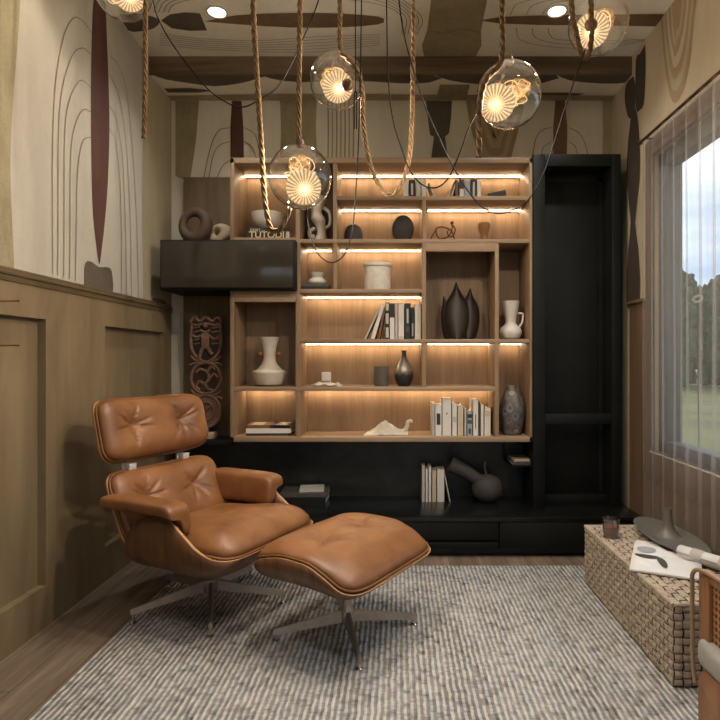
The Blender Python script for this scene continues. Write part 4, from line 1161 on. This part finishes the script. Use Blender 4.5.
# ------------------------------------------------------------------ rattan chair at the right edge
rc = thing('rattan_chair', 'honey wood lounge chair with cane side panels at right edge', 'armchair', (1.11, 1.3, FZ))
rl = -Vector(rc.location)
def rp(name, mb, mat): return mb.build(name, mat, rc, rl)
def cane_mat():
    t = NT('woven_cane'); v = t.coord()
    ch_ = t.new('ShaderNodeTexVoronoi'); ch_.inputs['Scale'].default_value = 55; ch_.inputs['Randomness'].default_value = .1; t.link(v, ch_.inputs['Vector'])
    t.base(t.ramp(ch_.outputs['Distance'], [(.28, srgb(60,40,26)), (.4, srgb(176,128,82))]))
    t.p.inputs['Roughness'].default_value = .5; t.bump(ch_.outputs['Distance'], .6, .004); return t.m
M['cane'] = cane_mat()
for x0 in (.845, 1.335):
    x1 = x0+.03
    m = MB(); m.box(x0, x1, 1.545, 1.6, .40, .612, .006); m.box(x0, x1, .98, 1.03, .40, .612, .006); m.box(x0, x1, 1.03, 1.545, .59, .612, .004); m.box(x0, x1, 1.03, 1.545, .40, .42, .004)
    rp('arm_frame', m, M['honey_wood'])
    rp('cane_panel', MB().box(x0+.011, x0+.019, 1.03, 1.545, .42, .59), M['cane'])
    # lower board with rounded upper corners
    r = .05; pts = [Vector((x0, .98, FZ)), Vector((x0, 1.60, FZ))]
    pts += [Vector((x0, 1.60-r+r*math.cos(a), .345-r+r*math.sin(a))) for a in [i/8*PI/2 for i in range(9)]]
    pts += [Vector((x0, .98+r-r*math.sin(a), .345-r+r*math.cos(a))) for a in [i/8*PI/2 for i in range(9)]]
    rp('side_board', MB().prism(pts, (.03,0,0), .004), M['honey_wood'])
    s_ = -1 if x0 < 1 else 1; xt = x0-.016 if s_ < 0 else x1+.016
    rp('bent_tube', MB().tube(spline([(xt, 1.585, .30), (xt, 1.597, .36), (xt, 1.6, .45), (xt, 1.6, .56), (xt, 1.597, .60), (xt-.2*s_*.05, 1.57, .617), (xt-s_*.02, 1.45, .618), (xt-s_*.03, 1.2, .616)], 6), .006, 10), M['pale_tube'])
rp('seat_base', MB().box(.875, 1.335, .98, 1.59, .26, .347, .01), M['honey_wood'])
rp('seat_cushion', MB().box(.830, 1.378, .96, 1.592, .349, .432, .026, seg=4), M['cushion_grey'])
rp('back_rail', MB().box(.875, 1.335, 1.56, 1.59, .40, .60, .01), M['honey_wood'])

# ------------------------------------------------------------------ curtain and rod
cu_ = MB()
CY0, CY1, CZ0, CZ1 = .45, 3.34, .015, 2.463
def cfn(u, v):
    y = CY0+u*(CY1-CY0)
    a = y*2*PI/.118+.9*math.sin(y*5.3); amp = .020*(1+.25*math.sin(y*3.1))*(1-.25*v)
    return Vector((1.437+amp*math.sin(a)+.003*math.sin(v*6+y*4), y+.010*math.cos(a)*(1), CZ0+v*(CZ1-CZ0)))
cu_.grid(420, 8, cfn)
cur = thing('curtain', 'sheer pale curtain hanging in soft folds before the window', 'curtain', (1.437, (CY0+CY1)/2, CZ0))
cu_.build('cloth', M['sheer'], cur, -Vector(cur.location), sharp=0, normals=False)
rod = thing('curtain_rod', 'thin bronze curtain rod fixed above the window', 'rod', (1.437, 1.8, 2.478))
MB().tube([(0, -1.45, 0), (0, 1.56, 0)], .009, 10).build('pole', M['bronze'], rod)
for y in (-1.2, .1, 1.5):
    MB().tube([(0, y, -.002), (.066, y, -.002)], .006, 8).build('bracket', M['bronze'], rod)
MB().sphere((0, 1.565, 0), .013, 12, 8).build('finial', M['bronze'], rod)

# brass pegs on the wainscot
for zz, lb in ((1.424, 'upper brass peg sticking out of the olive wainscot, left edge'), (1.252, 'lower brass peg sticking out of the olive wainscot, left edge')):
    o = MB().tube([(0, 0, 0), (.118, 0, 0)], .0035, 8).build('brass_peg', M['brass'], None, (-1.5725, 2.2, zz)); tag(o, lb, 'peg', 'brass pegs')

# ------------------------------------------------------------------ pendants, ropes, cables
def pendant(px, py, Z, disc, up, cap, label, watts=34):
    c = W(px, py, Z); r = .121
    p = thing('globe_pendant', label, 'pendant lamp', (c.x, c.y, c.z-r), 0, 'glass globe pendants')
    o0 = Vector((0, 0, r))
    def loc(q_, dz=0):
        return W(q_[0], q_[1], Z)-c+o0+Vector((0, dz, 0))
    MB().sphere(o0, r, 48, 30).build('globe', M['globe'], p)
    d = loc(disc, -.01); view = (Vector((0,0,H))-c).normalized()
    ax = (view+Vector((.12*(1 if disc[0] > px else -1), 0, -.25))).normalized()
    Rm = Vector((0,0,1)).rotation_difference(ax)
    b = MB(); rs = []
    for k_ in range(15):
        a = PI*k_/14; rr = .068*math.sin(a); z_ = .036*-math.cos(a)
        rs.append([Vector((max(rr,1e-4)*(1+.035*math.cos(26*PI*2*i/104))*math.cos(2*PI*i/104), max(rr,1e-4)*(1+.035*math.cos(26*PI*2*i/104))*math.sin(2*PI*i/104), z_)) for i in range(104)])
    b.rings(rs)
    s = b.build('cut_glass_shade', M['crystal'], p, d); s.rotation_mode = 'QUATERNION'; s.rotation_quaternion = Rm
    u = loc(up, .02); ic = bmesh.ops.create_icosphere
    b = MB(); ic(b.b, subdivisions=2, radius=.046); 
    for v in b.b.verts: v.co += u
    b.build('amber_bulb', M['amber'], p, sharp=0)
    # loose wires round the bulb
    rr_ = random.Random(int(px)); m_ = MB()
    for k_ in range(16):
        ax_ = Vector((rr_.uniform(-1,1), rr_.uniform(-1,1), rr_.uniform(-1,1))).normalized(); t1 = ax_.orthogonal().normalized(); t2 = ax_.cross(t1)
        R_ = rr_.uniform(.03, .068); cc = u.lerp(d, rr_.uniform(-.1, .7))
        m_.tube([cc+t1*R_*math.cos(a)+t2*R_*math.sin(a)*(.7+.3*math.cos(2*a)) for a in [2*PI*i/24 for i in range(25)]], .0019, 5)
    m_.tube([d, u], .004, 6)
    m_.build('filament_wires', M['filament'], p)
    if cap:
        cl = loc(cap, -.085); MB().sphere(cl, .026, 18, 12, (1,.8,1)).build('socket_cap', M['cap'], p)
    else:
        MB().lathe([(.001,.0),(.016,0),(.018,.012),(.012,.03),(.001,.03)], o0+Vector((0,0,r-.006)), 16).build('socket_cap', M['cap'], p)
    L = bpy.data.lights.new('bulb', 'POINT'); L.energy = watts; L.color = (1, .87, .72); L.shadow_soft_size = .011
    lo = bpy.data.objects.new('bulb', L); C.objects.link(lo); lo.parent = p; lo.location = d+ax*.052
    return p
pendant(300,177, 2.2, (304,188), (299,164), None, 'clear glass globe pendant hanging lowest, above the lettered book')
pendant(337, 81, 2.53, (338,88), (331,75), (349,94), 'clear glass globe pendant with brown cap, rope hugging its right side')
pendant(509, 95, 2.14, (496,104), (520,88), None, 'clear glass globe pendant hanging left of the tall black cabinet top')
pendant(598, 24, 2.36, (591,32), (605,17), (584,37), 'clear glass globe pendant with rope loop over it, upper right')
pendant(123, -9, 2.53, (130,-4), (116,-12), None, 'clear glass globe pendant cut by top edge, upper left', 6)
def rope(pts, Z, label, Zs=None):
    q_ = [W(x, y, (Zs[i] if Zs else Z)) for i, (x, y) in enumerate(pts)]
    for v in q_: v.z = min(v.z, ZC)
    path = resample(spline(q_, 10), .008); base = path[-1].copy()
    m_ = MB(); n = len(path)
    up_ = Vector((0, 1, 0)); strands = [[], [], []]
    for i, p in enumerate(path):
        t = (path[min(i+1, n-1)]-path[max(i-1, 0)]).normalized(); u_ = t.cross(up_).normalized(); v_ = u_.cross(t)
        for k_ in range(3):
            a = i*.52+k_*2*PI/3; strands[k_].append(p-base+(u_*math.cos(a)+v_*math.sin(a))*.0060)
    for s in strands: m_.tube(s, .0050, 6)
    return tag(m_.build('rope', M['rope'], None, base, sharp=0), label, 'rope', 'jute pendant ropes')
TOP = -170
rope([(250,TOP),(253,0),(256,60),(261,140),(263.5,185),(266,209),(271,229),(279,230),(285,220),(290,208)], 2.1, 'jute rope drooping below the lowest globe, beside white bowl')
rope([(301,TOP),(300,0),(299,80),(298.5,146)], 2.2, 'straight jute rope holding the lowest glass globe from above')
rope([(339,TOP),(340,0),(340,46),(347,58),(357,70),(362.5,92),(363,120),(367,150),(374,175),(385,193),(396,192),(406,172),(411,140),(413,60),(414,TOP)], 2.385, 'jute rope making a long loop right of brown capped globe')
rope([(503,TOP),(502,0),(502,54),(497,68),(487,78),(481,95),(479,120),(479,157)], 2.0, 'jute rope curling round left side of globe near black cabinet')
rope([(570,TOP),(571.5,0),(576,30),(581,52),(585.5,58),(590,50),(592,25),(591,0),(590,TOP)], 2.2, 'jute rope loop hanging over the upper right globe')
rope([(147,TOP),(145.5,10),(145,80),(144,138)], 2.35, 'short jute rope end hanging at left before cream wall')
def cable(pts, Z, label, r=.0028):
    q_ = [W(x, y, Z) for x, y in pts]
    for v in q_: v.z = min(v.z, ZC)
    path = spline(q_, 10); base = path[-1].copy()
    return tag(MB().tube([p-base for p in path], r, 6).build('cable', M['cable'], None, base, sharp=0), label, 'cable', 'black pendant cables')
cable([(150,-10),(158,18),(175,48),(205,86),(226,102),(243,107),(262,98),(280,84),(300,45),(320,-5),(340,TOP)], 2.42, 'black cable swagging from upper left globe to ceiling')
cable([(362,TOP),(361.5,0),(359,130),(353.5,222),(350,240),(344,255),(333,262.5),(322,258),(314,246),(309,228),(306,208)], 2.28, 'black cable hanging in a deep loop under lowest globe')
cable([(386,TOP),(386.5,0),(390,100),(402,150),(415,178),(432,188),(447,180),(459,155),(468,130),(479,108)], 2.06, 'black cable swagging to left side of globe by cabinet')
cable([(395,TOP),(399,0),(418,85),(440,140),(462,182),(480,205),(495,213),(510,211),(528,200),(545,170),(566,105),(585,50)], 2.14, 'black cable swagging low to the upper right globe')
o = thing('pull_weight', 'thin double black rod weight hanging beside brown capped globe', 'weight', W(355.5, 129, 2.36), 0)
for dx in (-.0045, .0045):
    MB().tube([(dx, 0, .0), (dx, 0, .155)], .0028, 6).build('rod', M['cable'], o)
MB().tube([(0, 0, .15), (0, 0, ZC-W(355.5,129,2.36).z-.003)], .0025, 6).build('cord', M['cable'], o)

# downlights
def downlight(x, y, label, z=ZC):
    p = thing('downlight', label, 'ceiling light', (x, y, z-.012), 0, 'ceiling downlights')
    MB().lathe([(.045,.010),(.058,.010),(.060,.004),(.056,0),(.048,.002),(.045,.01)], (0,0,0), 32, cap=False).build('trim_ring', M['trim_white'], p)
    MB().lathe([(.001,.006),(.048,.006),(.048,.009),(.001,.009)], (0,0,0), 32).build('lens', M['downlight'], p)
    L = bpy.data.lights.new('beam', 'SPOT'); L.energy = 45; L.color = (1, .96, .91); L.spot_size = math.radians(125); L.spot_blend = .9; L.shadow_soft_size = .05
    lo = bpy.data.objects.new('beam', L); C.objects.link(lo); lo.parent = p; lo.location = (0, 0, -.005)
DL = [((217-CX)*3.164/F, 3.164, 'round recessed downlight glowing in ceiling above the left shelf column'), ((557-CX)*3.155/F, 3.155, 'round recessed downlight glowing in ceiling before the tall cabinet')]
for x, y, lb in DL: downlight(x, y, lb)
for x, y, lb in ((-.95, 1.0, 'added unseen fill downlight in ceiling over left front of room'), (.9, 1.0, 'added unseen fill downlight in ceiling over right front of room')): downlight(x, y, lb)  # unseen pair added as fill light from the front

# ------------------------------------------------------------------ outside
struct(MB().box(-60, 90, -60, 90, -.75, -.6).build('trim_8', M['grass']), 'grass field outside the window')
for i, (tx, ty, th, tw) in enumerate(((15.6,34,6.6,2.0),(18.4,39,7.6,2.2),(20.6,35,6.9,2.0),(25.0,37,6.6,2.5),(28.6,32.6,6.8,2.5),(32.5,28,6.6,2.6))):
    t_ = thing('tree', 'dark green bushy tree beyond the field, number %d from left'.replace('number %d', ('leftmost','second','third','fourth','fifth','sixth')[i]), 'tree', (tx, ty, -.6), 0, 'trees beyond the field')
    b = MB(); bmesh.ops.create_icosphere(b.b, subdivisions=5, radius=1)
    for v in b.b.verts:
        n_ = v.co.normalized(); s_ = 1+.22*mnoise.noise(n_*2.3+Vector((i*7,0,0)))+.12*mnoise.noise(n_*6+Vector((0,i,0)))+.09*mnoise.noise(n_*17)
        q_ = max(1e-4, math.hypot(n_.x, n_.y))**-.55
        v.co = Vector((n_.x*q_*tw*s_, n_.y*q_*tw*s_, max(.15, th*.5+n_.z*th*.52*s_)))
    b.build('foliage', M['foliage'], t_, sharp=0)
    MB().tube([(0,0,0),(0,0,th*.5)], .15, 8).build('trunk', M['trunk'], t_)
# pale seed head on a stalk just outside
sp0 = W(697.5, 299, 3.6)
o = thing('garden_flower', 'pale round flower head on thin stalk outside the window', 'flower', (sp0.x, sp0.y, -.6))
m = MB()
hz = sp0.z+.6
m.tube([(.028*math.cos(a), 0, hz+.018*math.sin(a)+.006*math.cos(a)) for a in [2*PI*i/24 for i in range(25)]], .008, 8, cap=False)
m.build('head', M['matte_white'], o)
MB().tube([(0,0,0),(.01,0,hz*.5),(0,0,hz-.018)], .004, 6).build('stalk', M['trunk'], o)

# ------------------------------------------------------------------ sky
wd = bpy.data.worlds.new('overcast'); S.world = wd; wd.use_nodes = True
nt = wd.node_tree; nd = nt.nodes; lk = nt.links; bg = nd['Background']
tc = nd.new('ShaderNodeTexCoord'); mp = nd.new('ShaderNodeMapping'); mp.inputs['Scale'].default_value = (1, 1, 3.2)
nz = nd.new('ShaderNodeTexNoise'); nz.inputs['Scale'].default_value = 2.6; nz.inputs['Detail'].default_value = 7; nz.inputs['Roughness'].default_value = .55
rp_ = nd.new('ShaderNodeValToRGB')
rp_.color_ramp.elements[0].position = .36; rp_.color_ramp.elements[0].color = srgb(158,176,200)
rp_.color_ramp.elements[1].position = .62; rp_.color_ramp.elements[1].color = srgb(226,231,239)
lk.new(tc.outputs['Generated'], mp.inputs['Vector']); lk.new(mp.outputs[0], nz.inputs['Vector']); lk.new(nz.outputs['Fac'], rp_.inputs['Fac'])
lk.new(rp_.outputs[0], bg.inputs['Color']); bg.inputs['Strength'].default_value = 2.25
# portal guiding sky light through the real window
pl = bpy.data.lights.new('window_portal', 'AREA'); pl.shape = 'RECTANGLE'; pl.size = WY1-WY0; pl.size_y = WZ1-WZ0; pl.cycles.is_portal = True
po = bpy.data.objects.new('window_portal', pl); C.objects.link(po); po.location = (XR+.14, (WY0+WY1)/2, (WZ0+WZ1)/2)
po.rotation_euler = Vector((-1,0,0)).to_track_quat('-Z', 'Z').to_euler()
pl2 = bpy.data.lights.new('window_portal', 'AREA'); pl2.shape = 'RECTANGLE'; pl2.size = 2.3; pl2.size_y = 1.7; pl2.cycles.is_portal = True  # portal for the added daylight window behind the viewer
po2 = bpy.data.objects.new('window_portal', pl2); C.objects.link(po2); po2.location = (0, YF-.2, 1.65); po2.rotation_euler = Vector((0,1,0)).to_track_quat('-Z', 'Z').to_euler()

# ------------------------------------------------------------------ camera and view
cam = bpy.data.cameras.new('camera'); co = bpy.data.objects.new('camera', cam); C.objects.link(co)
co.location = (0, 0, H); co.rotation_euler = (PI/2, 0, 0)
cam.sensor_width = 36; cam.lens = 36*F/720; cam.shift_x = (360-CX)/720; cam.shift_y = (CY-360)/720
cam.clip_start = .05; cam.clip_end = 300
S.camera = co
S.view_settings.view_transform = 'Standard'; S.view_settings.look = 'None'; S.view_settings.exposure = 0; S.view_settings.gamma = 1
S.view_settings.use_curve_mapping = False
try:
    S.cycles.use_denoising = True; S.cycles.max_bounces = 8; S.cycles.transparent_max_bounces = 24; S.cycles.sample_clamp_indirect = 6
    S.cycles.caustics_reflective = False; S.cycles.caustics_refractive = False
except Exception: pass
